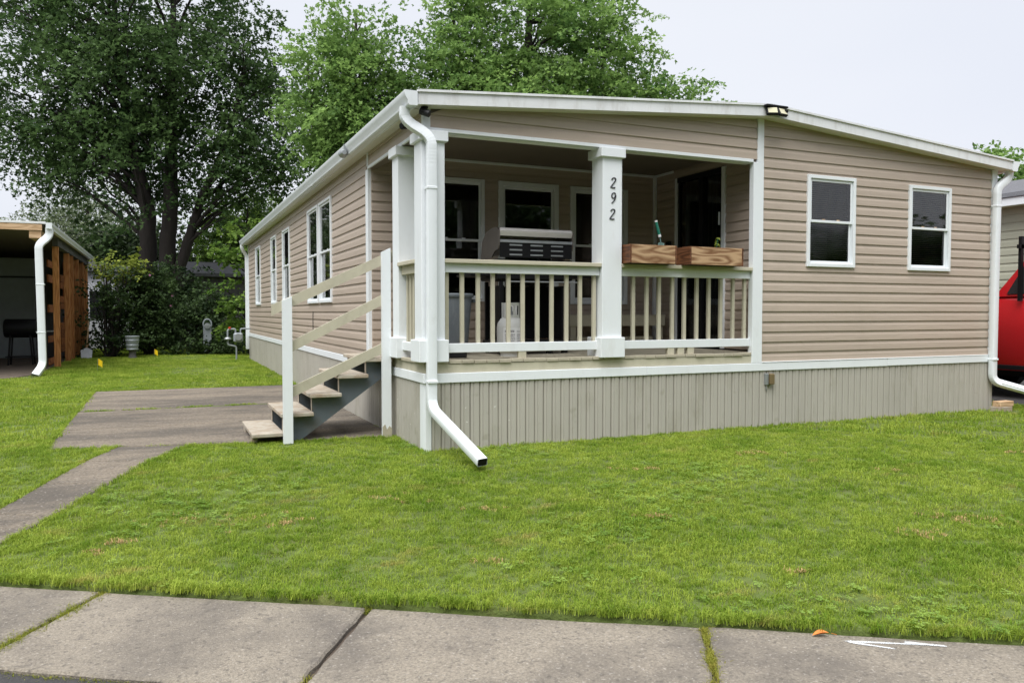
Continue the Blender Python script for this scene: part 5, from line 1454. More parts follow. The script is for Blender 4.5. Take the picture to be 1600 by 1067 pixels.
def tree(name, label, base, trunks, ells, mat, n_clump, sprays, per, leaf, spray_r, seed, n_limbs=60, limb_r=0.07, group=None, cat='tree', **kw):
    t = thing(name, label, cat, base, 0, group)
    paths = []
    tm = MB()
    for j, tp in enumerate(trunks):
        pts = [Vector(p[:3]) for p in tp]; rad = [p[3] for p in tp]
        fine, fr = [], []
        for i in range(len(pts) - 1):
            for k in range(5):
                u = k / 5
                fine.append(pts[i].lerp(pts[i + 1], u) + Vector((rnd.uniform(-1, 1), rnd.uniform(-1, 1), 0)) * 0.03 * rad[0] * 3); fr.append(rad[i] + (rad[i + 1] - rad[i]) * u)
        fine.append(pts[-1]); fr.append(rad[-1])
        ring = [(math.cos(2 * math.pi * i / 12) * (1 + 0.06 * math.sin(3 * i)), math.sin(2 * math.pi * i / 12) * (1 + 0.06 * math.cos(5 * i))) for i in range(12)]
        one = MB().sweep(fine, ring, scales=fr)
        one.build('trunk', 'bark', t, smooth=60)
        paths.append((fine, fr))
    o, P = crown('crown', mat, t, ells, n_clump, sprays, per, leaf, spray_r, seed, **kw)
    br = MB()
    rg = random.Random(seed)
    idx = list(range(len(P))); rg.shuffle(idx)
    for i in idx[:n_limbs]:
        tgt = Vector(P[i])
        best = None
        for (fine, fr) in paths:
            for q, r in zip(fine[2:], fr[2:]):
                hd_ = (Vector((tgt.x, tgt.y, 0)) - Vector((q.x, q.y, 0))).length
                want = tgt.z - 0.65 * hd_
                cost = abs(q.z - want) + 0.5 * (tgt - q).length
                if best is None or cost < best[0]: best = (cost, q, r)
        _, q, r = best
        limb(br, q, tgt, min(limb_r, r * 0.6), 0.012, seed + i, sag=0.08)
    if n_limbs: tag(br.build('branches', 'bark', t, smooth=60), kind='stuff')
    return t

# the big multi-stemmed maple left of the house
tree('maple_tree', 'tall dark multi-stemmed maple behind the carport and back yard', (-2.4, 28.7, 0),
     [[(-2.75, 28.8, -0.1, 0.42), (-2.95, 28.85, 3.5, 0.36), (-2.85, 28.9, 5.6, 0.30), (-3.4, 29.2, 8.2, 0.24), (-3.9, 29.5, 11.5, 0.16), (-4.1, 29.7, 16.5, 0.05)],
      [(-2.1, 28.5, -0.1, 0.40), (-2.2, 28.5, 3.6, 0.34), (-2.0, 28.5, 6.0, 0.30), (-1.9, 28.6, 10.0, 0.20), (-1.7, 28.8, 17.0, 0.05)],
      [(-1.9, 28.4, 2.6, 0.24), (-1.35, 28.2, 4.4, 0.22), (-0.9, 28.0, 6.0, 0.17), (0.2, 27.6, 8.6, 0.11), (1.0, 27.4, 12.0, 0.05)]],
     [(-5.2, 30.6, 10.8, 3.6, 3.2, 4.6), (-2.8, 28.8, 13.6, 3.8, 3.6, 5.2), (-0.1, 27.8, 10.4, 2.8, 2.8, 4.0), (1.9, 26.8, 7.8, 1.5, 1.5, 1.6), (-6.2, 30.6, 8.2, 2.3, 2.0, 1.6), (1.0, 27.2, 7.6, 2.1, 1.8, 1.6), (-2.4, 28.6, 8.0, 3.0, 2.6, 2.0), (-2.6, 27.4, 5.6, 1.7, 0.8, 0.9), (-0.6, 27.2, 5.6, 1.3, 0.8, 0.9), (-7.2, 31.0, 12.6, 2.2, 2, 3.5)],
     'leaf_dark', 330, 5, 40, 0.19, 0.95, 21, n_limbs=170, limb_r=0.08, tone=0.45, width=0.30, lobed=True, thick=0.07, shell=0.5)
# two maples behind the house
tree('maple_tree', 'mid-green maple rising just behind the left roof slope', (3.6, 21.5, 0),
     [[(3.6, 21.5, -0.1, 0.30), (3.7, 21.5, 4.0, 0.24), (3.9, 21.4, 8.0, 0.16), (4.2, 21.2, 12.2, 0.04)], [(3.7, 21.5, 3.0, 0.16), (2.8, 21.6, 7.0, 0.10), (2.5, 21.6, 10.2, 0.04)]],
     [(4.2, 21.0, 9.2, 1.8, 1.8, 2.9), (3.4, 21.2, 9.0, 1.2, 1.4, 2.4), (5.2, 20.6, 8.0, 1.5, 1.5, 1.8), (4.2, 21.0, 6.6, 1.5, 1.6, 1.5), (3.3, 21.0, 11.6, 0.45, 0.5, 0.8), (4.3, 20.9, 11.9, 0.35, 0.4, 0.7)],
     'leaf_mid', 165, 5, 44, 0.17, 0.78, 33, n_limbs=90, tone=0.52, width=0.30, lobed=True, thick=0.07, droop=0.05, shell=0.5)
tree('maple_tree', 'large mid-green maple towering over the middle of the roof', (10.0, 18.9, 0),
     [[(10.0, 19.5, -0.1, 0.36), (10.0, 19.5, 4.5, 0.30), (10.1, 19.4, 8.5, 0.22), (10.3, 19.2, 14.5, 0.05)], [(10.0, 19.5, 4.0, 0.2), (8.3, 20.0, 8.5, 0.13), (7.4, 20.1, 12.5, 0.04)], [(10.1, 19.5, 4.0, 0.2), (12.2, 18.6, 8.2, 0.13), (13.0, 18.2, 11.5, 0.04)]],
     [(9.7, 19.2, 11.2, 2.9, 2.6, 3.2), (8.1, 19.9, 10.0, 1.6, 1.8, 2.0), (12.0, 18.6, 10.2, 2.3, 2.2, 2.6), (13.5, 17.6, 8.9, 1.7, 1.5, 0.9), (9.6, 19.2, 8.4, 3.6, 2.6, 1.6), (15.0, 16.6, 8.9, 0.9, 0.8, 0.6), (14.3, 17.1, 8.7, 1.0, 0.9, 0.7), (14.9, 16.7, 8.6, 0.8, 0.7, 0.5), (8.2, 19.8, 12.5, 0.9, 1.0, 1.4), (12.0, 18.6, 12.4, 1.5, 1.5, 1.6)],
     'leaf_mid', 250, 5, 44, 0.17, 0.80, 45, n_limbs=120, tone=0.56, width=0.30, lobed=True, thick=0.07, droop=0.05, shell=0.5)
# paler trees further back on the left
tree('willow_tree', 'pale olive tree beyond the carport roof', (-6.4, 44.0, 0),
     [[(-6.4, 44, -0.1, 0.3), (-6.4, 44, 4.0, 0.2), (-6.2, 44, 8.0, 0.05)]],
     [(-6.4, 44.0, 6.0, 2.6, 2.2, 2.5), (-9.0, 44.6, 5.0, 2.2, 2.0, 2.0), (-4.3, 43.2, 5.0, 2.0, 2.0, 2.2)],
     'leaf_pale', 190, 4, 46, 0.17, 1.0, 51, n_limbs=20, width=0.22, tone=0.5)
tree('young_tree', 'bright green tree in the distance left of the house eave', (1.5, 33.5, 0),
     [[(1.4, 33.5, -0.1, 0.22), (1.4, 33.4, 3.5, 0.16), (1.5, 33.2, 6.4, 0.04)]],
     [(1.5, 35.2, 5.9, 1.6, 1.5, 1.2), (0.6, 35.4, 5.2, 1.2, 1.2, 0.9), (2.9, 34.6, 5.4, 1.4, 1.4, 1.2)],
     'leaf_bright', 90, 4, 40, 0.16, 0.7, 57, n_limbs=20, tone=0.45)
tree('young_tree', 'slender young tree with light leaves by the back corner of the house', (-0.05, 19.6, 0),
     [[(0.25, 19.8, -0.1, 0.07), (0.2, 19.8, 1.8, 0.05), (0.15, 19.7, 4.0, 0.02)]],
     [(-0.35, 19.3, 3.2, 0.55, 0.6, 0.35), (-0.45, 19.2, 2.3, 0.65, 0.6, 0.20), (-0.35, 19.2, 1.55, 0.60, 0.6, 0.28), (-0.3, 19.3, 0.95, 0.5, 0.5, 0.2), (0.1, 19.6, 3.9, 0.55, 0.5, 0.4)],
     'leaf_bright', 40, 3, 15, 0.13, 0.30, 61, n_limbs=40, limb_r=0.02, tone=0.42)
tree('far_tree', 'distant green tree above the neighbouring roof on the right', (32.5, 15.6, 0),
     [[(32.5, 15.6, -0.1, 0.3), (32.4, 15.6, 4.4, 0.16), (32.3, 15.6, 6.6, 0.04)]],
     [(31.2, 16.0, 7.3, 1.2, 1.2, 1.5), (33.3, 15.2, 7.2, 1.6, 1.4, 1.4), (32.2, 15.6, 5.2, 2.6, 2.0, 1.8)],
     'leaf_mid', 74, 4, 24, 0.18, 0.48, 67, n_limbs=40, tone=0.5)
# the dark screen of trees closing the yard
for k, (x, y, h, w, mt, lb) in enumerate(((-11, 46, 7.0, 3.6, 'leaf_pale', 'hazy pale tree at the far left behind the carport'), (-3.4, 38, 6.0, 2.8, 'leaf_shrub', 'dark tree filling the gap behind the big maple'),
                                      (0.2, 40, 5.6, 2.8, 'leaf_shrub', 'dark tree behind the grey shed'), (3.6, 39, 5.0, 2.6, 'leaf_shrub', 'dark tree hidden past the house corner'))):
    tree('background_tree', lb, (x, y, 0), [[(x, y, -0.1, 0.25), (x, y, h * 0.5, 0.18), (x, y, h * 0.95, 0.04)]],
         [(x, y, h * 0.62, w, w * 0.8, h * 0.36), (x - w * 0.4, y, h * 0.3, w * 0.9, w * 0.8, h * 0.3), (x + w * 0.5, y, h * 0.3, w * 0.9, w * 0.8, h * 0.3)],
         mt, 120, 4, 34, 0.24, 1.0, 80 + k, n_limbs=14, group='trees closing the back yard', tone=0.4)
# unseen trees added across the street to shade the porch and darken window reflections
def copy_tree(o, parent=None):
    c = o.copy(); COL.objects.link(c); c.parent = parent
    if parent is not None: c.matrix_parent_inverse = o.matrix_parent_inverse.copy()
    for ch in [q for q in o.children]: copy_tree(ch, c)
    return c
h, w = 9.8, 4.4
st0 = tree('porch_shade_tree', 'leafy unseen tree added across the street to shade the porch and fill reflections', (0, 0, 0), [[(0, 0, -0.4, 0.28), (0, 0, h * 0.5, 0.2), (0, 0, h * 0.95, 0.04)]],
     [(0, 0, h * 0.62, w, w * 0.9, h * 0.38), (-w * 0.5, 0, h * 0.30, w * 0.9, w * 0.8, h * 0.3), (w * 0.5, 0, h * 0.30, w * 0.9, w * 0.8, h * 0.3)],
     'leaf_dark', 190, 4, 28, 0.36, 1.35, 180, n_limbs=10, group='trees added across the street', tone=0.6)
for k in range(9):
    o = st0 if k == 0 else copy_tree(st0)
    p = sp(-34 + 8.2 * k + rnd.uniform(-0.8, 0.8), -19.5 + rnd.uniform(-1.2, 1.2), -0.25)
    o.location = p; o.rotation_euler = (0, 0, rnd.uniform(0, 6.28)); o.scale = (1, 1, rnd.uniform(0.85, 1.1))
for k, (x, y, lb) in enumerate(((25.0, -14.5, 'unseen yard tree added right of the frame for the window reflections'), (37.0, -24.0, 'farther unseen yard tree added right of the frame for the window reflections'))):
    o = copy_tree(st0); o.name = 'reflection_tree'; o['label'] = lb; o.location = (x, y, -0.1); o.rotation_euler = (0, 0, 1.0 + 2 * k); o.scale = (1.1, 1.1, 0.50 + 0.12 * k); o['group'] = 'added yard trees beside the street'  # unseen trees added to give the front panes something dark to mirror
# shrubs
def shrub(label, x, y, ells, mat, n, per, leaf, sr, seed, tone=0.45, name='shrub'):
    t = thing(name, label, 'shrub', (x, y, 0))
    o, P = crown('foliage', mat, t, ells, n, 3, per, leaf, sr, seed, tone=tone, shell=0.3)
    m = MB()
    for i in range(0, len(P), max(1, len(P) // 26)):
        limb(m, (x + rnd.uniform(-0.12, 0.12), y + rnd.uniform(-0.12, 0.12), -0.05), P[i], 0.03, 0.008, seed + i, sag=0.02, n=5, sides=5)
    tag(m.build('stems', 'bark', t), kind='stuff')
    return t, P
rs, P = shrub('rounded dark shrub with pink flowers in the back yard', -2.85, 21.0, [(-2.85, 21.0, 1.55, 0.76, 0.70, 1.0), (-2.75, 20.9, 2.35, 0.60, 0.55, 0.6), (-2.7, 20.9, 0.8, 0.65, 0.6, 0.5)], 'leaf_shrub', 165, 24, 0.085, 0.25, 101, tone=0.55)
for (a, b, c) in ((-2.75, 20.25, 2.6), (-2.10, 20.5, 1.95), (-2.15, 20.45, 1.62)):
    fo = MB()
    for q in range(5):
        an = q * 72
        d1_ = Vector((math.cos(R(an)), -0.4, math.sin(R(an)))) * 0.028
        d2_ = Vector((math.cos(R(an + 40)), -0.5, math.sin(R(an + 40)))) * 0.026
        fo.add([(a, b, c), tuple(Vector((a, b, c)) + d1_), tuple(Vector((a, b, c)) + (d1_ + d2_) * 0.75), tuple(Vector((a, b, c)) + d2_)], [(0, 1, 2, 3)])
    fo.build('flower', 'pink', rs, recalc=False)
shrub('loose shrub beside the carport end with gaps showing the pale house', -3.9, 19.9, [(-4.0, 19.9, 1.4, 0.65, 0.7, 1.1), (-3.9, 20.0, 2.3, 0.55, 0.55, 0.6), (-3.7, 19.8, 0.5, 0.8, 0.6, 0.4)], 'leaf_shrub', 60, 18, 0.085, 0.27, 111)
shrub('yellow-green leafy sapling topping the shrubs by the carport', -3.9, 21.0, [(-4.1, 21.0, 2.95, 0.35, 0.4, 0.40), (-3.3, 20.9, 2.75, 0.5, 0.4, 0.28), (-3.9, 21.0, 2.4, 0.4, 0.4, 0.3)], 'leaf_yellow', 30, 14, 0.10, 0.22, 121)
shrub('dark low shrub in the shade before the grey shed', -1.3, 22.6, [(-1.6, 22.8, 0.85, 0.9, 0.7, 0.8), (-0.6, 22.4, 0.6, 0.8, 0.7, 0.5), (-0.9, 23.2, 1.6, 0.8, 0.7, 0.7)], 'leaf_shrub', 110, 22, 0.10, 0.32, 131, tone=0.35)
shrub('dark hedge shrub by the back fence line left of the shed', -3.0, 24.5, [(-3.0, 24.5, 1.4, 1.1, 0.8, 1.4), (-1.9, 25.0, 1.8, 0.9, 0.8, 1.6)], 'leaf_shrub', 110, 22, 0.12, 0.40, 141, tone=0.3)
shrub('low leafy ground cover round the meter pedestal', -1.2, 20.6, [(-1.7, 20.6, 0.22, 0.6, 0.4, 0.25), (-0.7, 20.5, 0.20, 0.7, 0.4, 0.22), (-0.1, 20.4, 0.25, 0.5, 0.4, 0.25)], 'leaf_shrub', 60, 16, 0.09, 0.24, 161, tone=0.6)
# little plant in the right planter
t = thing('planter_seedling', 'small light-green seedling in the right planter box', 'plant', (3.55, -0.06, 2.10))
C_, N_, S_ = [], [], []
rg = np.random.default_rng(5)
for i in range(46):
    a = rg.random() * 6.28; h = rg.random() ** 0.8
    C_.append((3.55 + 0.035 * math.cos(a) * (1.1 - h) + 0.03 * h, -0.06 + 0.035 * math.sin(a), 2.11 + 0.17 * h)); N_.append((math.cos(a) * 0.6, math.sin(a) * 0.6 - 0.3, 0.6)); S_.append(0.022 + 0.012 * rg.random())
leaves_object('leaves', np.array(C_), np.array(N_), np.array(S_), rg.random(46), 'leaf_yellow', t, 0.36)
MB().tube([(3.54, -0.06, 2.09), (3.56, -0.06, 2.18), (3.58, -0.06, 2.28)], 0.003, 5).build('stem', 'green', t)

# overhead wires far behind
for k, z in enumerate((5.25, 5.42)):
    pts = [(-25 + i * 3.0, 41.0 - i * 0.6, z + 0.010 * (i - 8) ** 2 * 0.5) for i in range(17)]
    tag(MB().tube(pts, 0.014, 5).build('overhead_wire', 'blackplastic'), ('lower', 'upper')[k] + ' overhead cable crossing behind the back yard', 'wire', 'overhead cables')

# ------------------------------------------------------------------ marks and litter on the sidewalk
def sprayed():
    m = bpy.data.materials.new('white_spray_paint_soft'); m.use_nodes = True
    N, L_ = m.node_tree.nodes, m.node_tree.links
    b = N['Principled BSDF']; out = N['Material Output']
    b.inputs['Base Color'].default_value = (0.80, 0.83, 0.86, 1); b.inputs['Roughness'].default_value = 0.7
    at = N.new('ShaderNodeAttribute'); at.attribute_name = 'cover'
    g = N.new('ShaderNodeNewGeometry')
    n = N.new('ShaderNodeTexNoise'); n.inputs['Scale'].default_value = 190; n.inputs['Detail'].default_value = 3
    L_.new(g.outputs['Position'], n.inputs['Vector'])
    ad = N.new('ShaderNodeMath'); ad.operation = 'ADD'; L_.new(at.outputs['Fac'], ad.inputs[0]); L_.new(n.outputs['Fac'], ad.inputs[1])
    mr = N.new('ShaderNodeMapRange'); mr.inputs['From Min'].default_value = 0.72; mr.inputs['From Max'].default_value = 1.05
    L_.new(ad.outputs[0], mr.inputs['Value'])
    tr_ = N.new('ShaderNodeBsdfTransparent'); mx = N.new('ShaderNodeMixShader')
    L_.new(mr.outputs['Result'], mx.inputs['Fac']); L_.new(tr_.outputs[0], mx.inputs[1]); L_.new(b.outputs[0], mx.inputs[2]); L_.new(mx.outputs[0], out.inputs['Surface'])
    return m
M['spray'] = sprayed()
def spray_mark(pts, wd, parent):
    m = MB(); vs = []; cv = []
    n = len(pts); Q = (-2.6, -1.3, -0.5, 0.5, 1.3, 2.6); CV = (0.0, 0.20, 0.46, 0.46, 0.20, 0.0)
    for i, (p, k) in enumerate(pts):
        p = Vector(p); d = (Vector(pts[min(n - 1, i + 1)][0]) - Vector(pts[max(0, i - 1)][0])).normalized(); nr = Vector((-d.y, d.x))
        for q_, c_ in zip(Q, CV):
            q = p + nr * wd * (0.5 + 0.5 * k) * q_
            vs.append((q.x, q.y, SZ + 0.0055 + spray_mark.z)); cv.append(c_ * (0.25 if i in (0, n - 1) else 1.0))
    m.add(vs, [(6 * i + j, 6 * i + 6 + j, 6 * i + 7 + j, 6 * i + 1 + j) for i in range(n - 1) for j in range(5)])
    o = m.build('paint_stroke', 'spray', parent, recalc=False)
    a = o.data.attributes.new('cover', 'FLOAT', 'POINT'); a.data.foreach_set('value', cv)
    spray_mark.z += 0.0012
    return o
spray_mark.z = 0.0
ss = lambda s, n: sp(s, n)[:2]
s0 = s_of(0.588, -4.872); 
def line2(a, b, taper=True, n=14):
    out = []
    for i in range(n + 1):
        t = i / n
        out.append((lerp(a, b, t), (0.35 + 0.65 * math.sin(math.pi * min(1, t * 1.6 + 0.12)) if taper else 1) * rnd.uniform(0.85, 1.1)))
    return out
slab_k = slabs[4] if len(slabs) > 5 else slabs[-1]
A, B = (0.585, -4.800), (0.985, -5.035)
spray_mark(line2(A, B), 0.010, slab_k)
spray_mark(line2((0.595, -4.815), (0.745, -4.975)), 0.010, slab_k)
spray_mark(line2((0.84, -4.935), (0.995, -5.055)), 0.013, slab_k)
lf = thing('fallen_leaf', 'single orange fallen leaf at the lawn edge of the sidewalk', 'leaf', (0.53, -4.72, SZ))
n = 9
vs = []
for i in range(n + 1):
    t = i / n; wv = 0.018 * math.sin(math.pi * t) ** 0.8; s = -0.042 + 0.084 * t
    c = Vector((0.53, -4.715)) + Vector((0.92, -0.38)) * s
    for q in (-1, 0, 1):
        e = c + Vector((0.38, 0.92)) * wv * q
        vs.append((e.x, e.y, SZ + 0.010 + (0.016 * abs(q) * math.sin(math.pi * t)) + 0.012 * t))
MB().add(vs, [(3 * i + j, 3 * i + 3 + j, 3 * i + 4 + j, 3 * i + 1 + j) for i in range(n) for j in (0, 1)]).build('leaf_blade', 'orange', lf, recalc=False)
MB().tube([(0.58, -4.735, SZ + 0.02), (0.605, -4.745, SZ + 0.012)], 0.0015, 5).build('stalk', 'orange', lf)

# ------------------------------------------------------------------ grass
def blade_mesh(name, n, rad, h0, h1, wd, lean, seed, clover=0):
    rr = random.Random(seed); vs = []; fs = []
    for i in range(n):
        a = rr.uniform(0, 6.283); r = rad * math.sqrt(rr.random())
        x, y = r * math.cos(a), r * math.sin(a)
        th = rr.uniform(0, 6.283); h = rr.uniform(h0, h1); le = h * rr.uniform(0.15, lean)
        dx, dy = math.cos(th), math.sin(th); px_, py_ = -dy, dx
        w = wd * rr.uniform(0.7, 1.25)
        o = len(vs)
        vs += [(x - px_ * w, y - py_ * w, -0.01), (x + px_ * w, y + py_ * w, -0.01),
               (x + dx * le * 0.35 - px_ * w * 0.85, y + dy * le * 0.35 - py_ * w * 0.85, h * 0.55), (x + dx * le * 0.35 + px_ * w * 0.85, y + dy * le * 0.35 + py_ * w * 0.85, h * 0.55),
               (x + dx * le, y + dy * le, h * (1 - 0.25 * le / h))]
        fs += [(o, o + 1, o + 3, o + 2), (o + 2, o + 3, o + 4)]
    me = bpy.data.meshes.new(name); me.from_pydata(vs, [], fs)
    return me
def clump_collection(name, specs, mat):
    c = bpy.data.collections.new(name)
    for i, s in enumerate(specs):
        me = blade_mesh(name, *s); me.materials.append(M[mat])
        c.objects.link(bpy.data.objects.new(name + '_tuft', me))
    return c
def scatter(name, P, S, coll, label, cat, seed, mat, parent=None):
    me = bpy.data.meshes.new(name)
    me.vertices.add(len(P)); me.vertices.foreach_set('co', P.astype(np.float32).reshape(-1))
    at = me.attributes.new('scl', 'FLOAT', 'POINT'); at.data.foreach_set('value', S.astype(np.float32))
    me.materials.append(M[mat])
    o = bpy.data.objects.new(name, me); COL.objects.link(o)
    ng = bpy.data.node_groups.new(name, 'GeometryNodeTree')
    ng.interface.new_socket('Geometry', in_out='INPUT', socket_type='NodeSocketGeometry')
    ng.interface.new_socket('Geometry', in_out='OUTPUT', socket_type='NodeSocketGeometry')
    N, Lk = ng.nodes, ng.links
    gi, go = N.new('NodeGroupInput'), N.new('NodeGroupOutput')
    ip = N.new('GeometryNodeInstanceOnPoints')
    ci = N.new('GeometryNodeCollectionInfo'); ci.inputs['Collection'].default_value = coll
    ci.inputs['Separate Children'].default_value = True; ci.inputs['Reset Children'].default_value = True
    ip.inputs['Pick Instance'].default_value = True
    rv = N.new('FunctionNodeRandomValue'); rv.data_type = 'FLOAT_VECTOR'
    rv.inputs[0].default_value = (-0.12, -0.12, 0); rv.inputs[1].default_value = (0.12, 0.12, 6.283); rv.inputs['Seed'].default_value = seed
    na = N.new('GeometryNodeInputNamedAttribute'); na.data_type = 'FLOAT'; na.inputs['Name'].default_value = 'scl'
    Lk.new(gi.outputs[0], ip.inputs['Points']); Lk.new(ci.outputs[0], ip.inputs['Instance'])
    Lk.new(rv.outputs[0], ip.inputs['Rotation']); Lk.new(na.outputs[0], ip.inputs['Scale'])
    Lk.new(ip.outputs[0], go.inputs[0])
    md = o.modifiers.new('scatter', 'NODES'); md.node_group = ng
    tag(o, label, cat, kind='stuff')
    return o

def in_poly(x, y, poly):
    c = np.zeros(len(x), bool); n = len(poly)
    for i in range(n):
        (x0, y0), (x1, y1) = poly[i], poly[(i + 1) % n]
        cond = ((y0 > y) != (y1 > y))
        xi = (x1 - x0) * (y - y0) / ((y1 - y0) if y1 != y0 else 1e-9) + x0
        c ^= cond & (x < xi)
    return c
PATH = [pl[0], pr[0], pr[1], pr[2], pl[2], pl[1]]
PAD = [(-3.52, 1.62), (-0.02, 1.06), (-0.02, 8.0), (-3.52, 8.0)]
def allowed(x, y, m=0.0):
    d = SN.x * x + SN.y * y
    ok = d > S_FAR + 0.012 - 0.02 * m
    ok &= ~((x > -0.015) & (x < W + 0.02) & (y > -0.015) & (y < L))
    ok &= ~in_poly(x, y, PATH) & ~in_poly(x, y, PAD)
    ok &= ~((x < -5.0) & (y > 11.9) & (y < 26)) & ~((x > 9.35) & (x < 14.2) & (y > -1.2) & (y < 9))
    ok &= ~((x < -4.95) & (y > 12.9)) | (y > 26)
    return ok
C0 = np.array([-2.429, -7.619])
def lawn_points(x0, x1, y0, y1, dens, rmin, rmax, rg):
    n = int((x1 - x0) * (y1 - y0) * dens)
    x = rg.uniform(x0, x1, n); y = rg.uniform(y0, y1, n)
    d = np.hypot(x - C0[0], y - C0[1])
    ang = np.degrees(np.arctan2(x - C0[0], y - C0[1])) - 23.917
    ok = (d >= rmin) & (d < rmax) & (np.abs(ang) < 42) & allowed(x, y)
    x, y = x[ok], y[ok]
    return np.stack([x, y, hz_np(x, y)], axis=1)
rg = np.random.default_rng(3)
cA = clump_collection('near_tuft', [(24, 0.055, 0.014, 0.038, 0.0019, 1.2, 1), (24, 0.055, 0.015, 0.042, 0.0019, 1.3, 2), (26, 0.060, 0.010, 0.032, 0.0022, 1.5, 3), (22, 0.050, 0.018, 0.052, 0.0018, 1.0, 4), (26, 0.06, 0.012, 0.030, 0.0026, 1.6, 8)], 'grass')
cB = clump_collection('far_tuft', [(28, 0.10, 0.018, 0.046, 0.0036, 1.1, 5), (28, 0.10, 0.016, 0.040, 0.0038, 1.2, 6), (26, 0.09, 0.022, 0.052, 0.0034, 1.0, 7)], 'grass')
P1 = lawn_points(-6, 9, -6.5, 3.0, 620, 0, 6.6, rg)
P2 = lawn_points(-8, 14, -4.5, 9.0, 420, 6.6, 10.0, rg)
P3 = lawn_points(-9, 20, -3.0, 30.0, 95, 10.0, 34.0, rg)
def scl(P, a, b): 
    q = 0.5 + 0.5 * np.sin(P[:, 0] * 2.1 + 0.7 * np.sin(P[:, 1] * 1.7)) * np.sin(P[:, 1] * 1.9 + 0.8)
    return rg.uniform(a, b, len(P)) * (0.85 + 0.3 * q)
scatter('grass', P1, scl(P1, 0.7, 1.15), cA, 'bright green mown lawn grass nearest the sidewalk', 'grass', 1, 'grass')
scatter('grass', P2, scl(P2, 0.75, 1.2), cA, 'green mown lawn grass in front of the house', 'grass', 2, 'grass')
scatter('grass', P3, scl(P3, 0.8, 1.3), cB, 'green lawn grass of the back and side yards', 'grass', 3, 'grass')
# longer uncut fringes: along sidewalk, walls, pad, carport
fr = []
def fringe(a, b, dens, spread):
    a, b = np.array(a), np.array(b); n = int(np.linalg.norm(b - a) * dens)
    t = rg.random(n); d = (b - a) / np.linalg.norm(b - a); nr = np.array([-d[1], d[0]])
    p = a + (b - a) * t[:, None] + nr * rg.normal(0, spread, n)[:, None]
    fr.append(p)
fringe(sp(-6, S_FAR + 0.03)[:2], sp(9, S_FAR + 0.03)[:2], 95, 0.028)
fringe(pl[0], pl[1], 110, 0.02); fringe(pl[1], pl[2], 110, 0.02); fringe(pr[0], pr[1], 70, 0.02); fringe(pr[1], pr[2], 70, 0.02); fringe((-3.54, 1.7), (-3.54, 8.0), 45, 0.02)
fringe((-3.55, 1.63), (-2.9, 1.54), 60, 0.02); fringe((-2.2, 1.32), (-0.2, 1.0), 60, 0.04); fringe((-3.54, 8.03), (0, 8.03), 70, 0.02)
fringe((-4.72, 12.6), (-4.78, 24), 26, 0.10); fringe((-5.6, 12.0), (-4.7, 12.3), 40, 0.12)
F_ = np.concatenate(fr)
okf = allowed(F_[:, 0], F_[:, 1]); F_ = F_[okf]
F3 = np.stack([F_[:, 0], F_[:, 1], hz_np(F_[:, 0], F_[:, 1])], axis=1)
_t = rg.random(230); _t = _t[np.sin(_t * 23) + rg.normal(0, 0.5, 230) > -0.35]
F3 = np.concatenate([F3, np.column_stack([-3.45 + 2.35 * _t, 4.905 + rg.normal(0, 0.03, len(_t)), np.zeros(len(_t)) - 0.005])])
cF = clump_collection('fringe_tuft', [(14, 0.035, 0.028, 0.062, 0.0021, 1.5, 11), (14, 0.035, 0.024, 0.055, 0.0022, 1.6, 12)], 'grass')
scatter('grass_fringe', F3, rg.uniform(0.7, 1.1, len(F3)), cF, 'longer grass fringe along the edges of the concrete', 'grass', 4, 'grass')
# weeds in the joints
wd = []
def joint_weeds(a, b, dens, spread, z):
    a, b = np.array(a), np.array(b); n = int(np.linalg.norm(b - a) * dens)
    t = rg.random(n); t = t[np.sin(t * 17 + a[0] * 5) + rg.normal(0, 0.6, n) > -0.5]
    d = (b - a) / np.linalg.norm(b - a); nr = np.array([-d[1], d[0]])
    p = a + (b - a) * t[:, None] + nr * rg.normal(0, spread, len(t))[:, None]
    wd.append(np.column_stack([p, np.full(len(p), z)]))
joint_weeds(sp(js[2], S_NEAR)[:2], sp(js[2], S_FAR)[:2], 620, 0.030, SZ - 0.010)
joint_weeds(sp(js[4], S_NEAR)[:2], sp(js[4], S_FAR)[:2], 420, 0.018, SZ - 0.010)
joint_weeds(sp(js[3], S_FAR - 0.06)[:2], sp(js[3], S_FAR + 0.02)[:2], 160, 0.02, SZ - 0.012)
joint_weeds(sp(js[3], S_NEAR + 0.05)[:2], sp(js[3], S_NEAR + 0.14)[:2], 90, 0.008, SZ - 0.012)
joint_weeds(sp(js[2] - 1.8, S_NEAR - 0.012)[:2], sp(js[2] + 1.3, S_NEAR - 0.012)[:2], 95, 0.010, SZ - 0.03)
joint_weeds((-3.5, 4.905), (-0.9, 4.905), 70, 0.025, -0.01)
joint_weeds((-2.86, 1.50), (-2.1, 1.36), 50, 0.01, -0.01)
joint_weeds((-0.6, 2.6), (-0.06, 1.2), 22, 0.03, 0.0)
wd = np.concatenate(wd)
cW = clump_collection('weed_tuft', [(10, 0.016, 0.012, 0.040, 0.0016, 1.6, 21), (10, 0.018, 0.010, 0.030, 0.0018, 1.8, 22)], 'weed')
scatter('joint_weeds', wd, rg.uniform(0.5, 1.05, len(wd)), cW, 'yellowish weeds growing in the concrete joints', 'weeds', 5, 'weed')

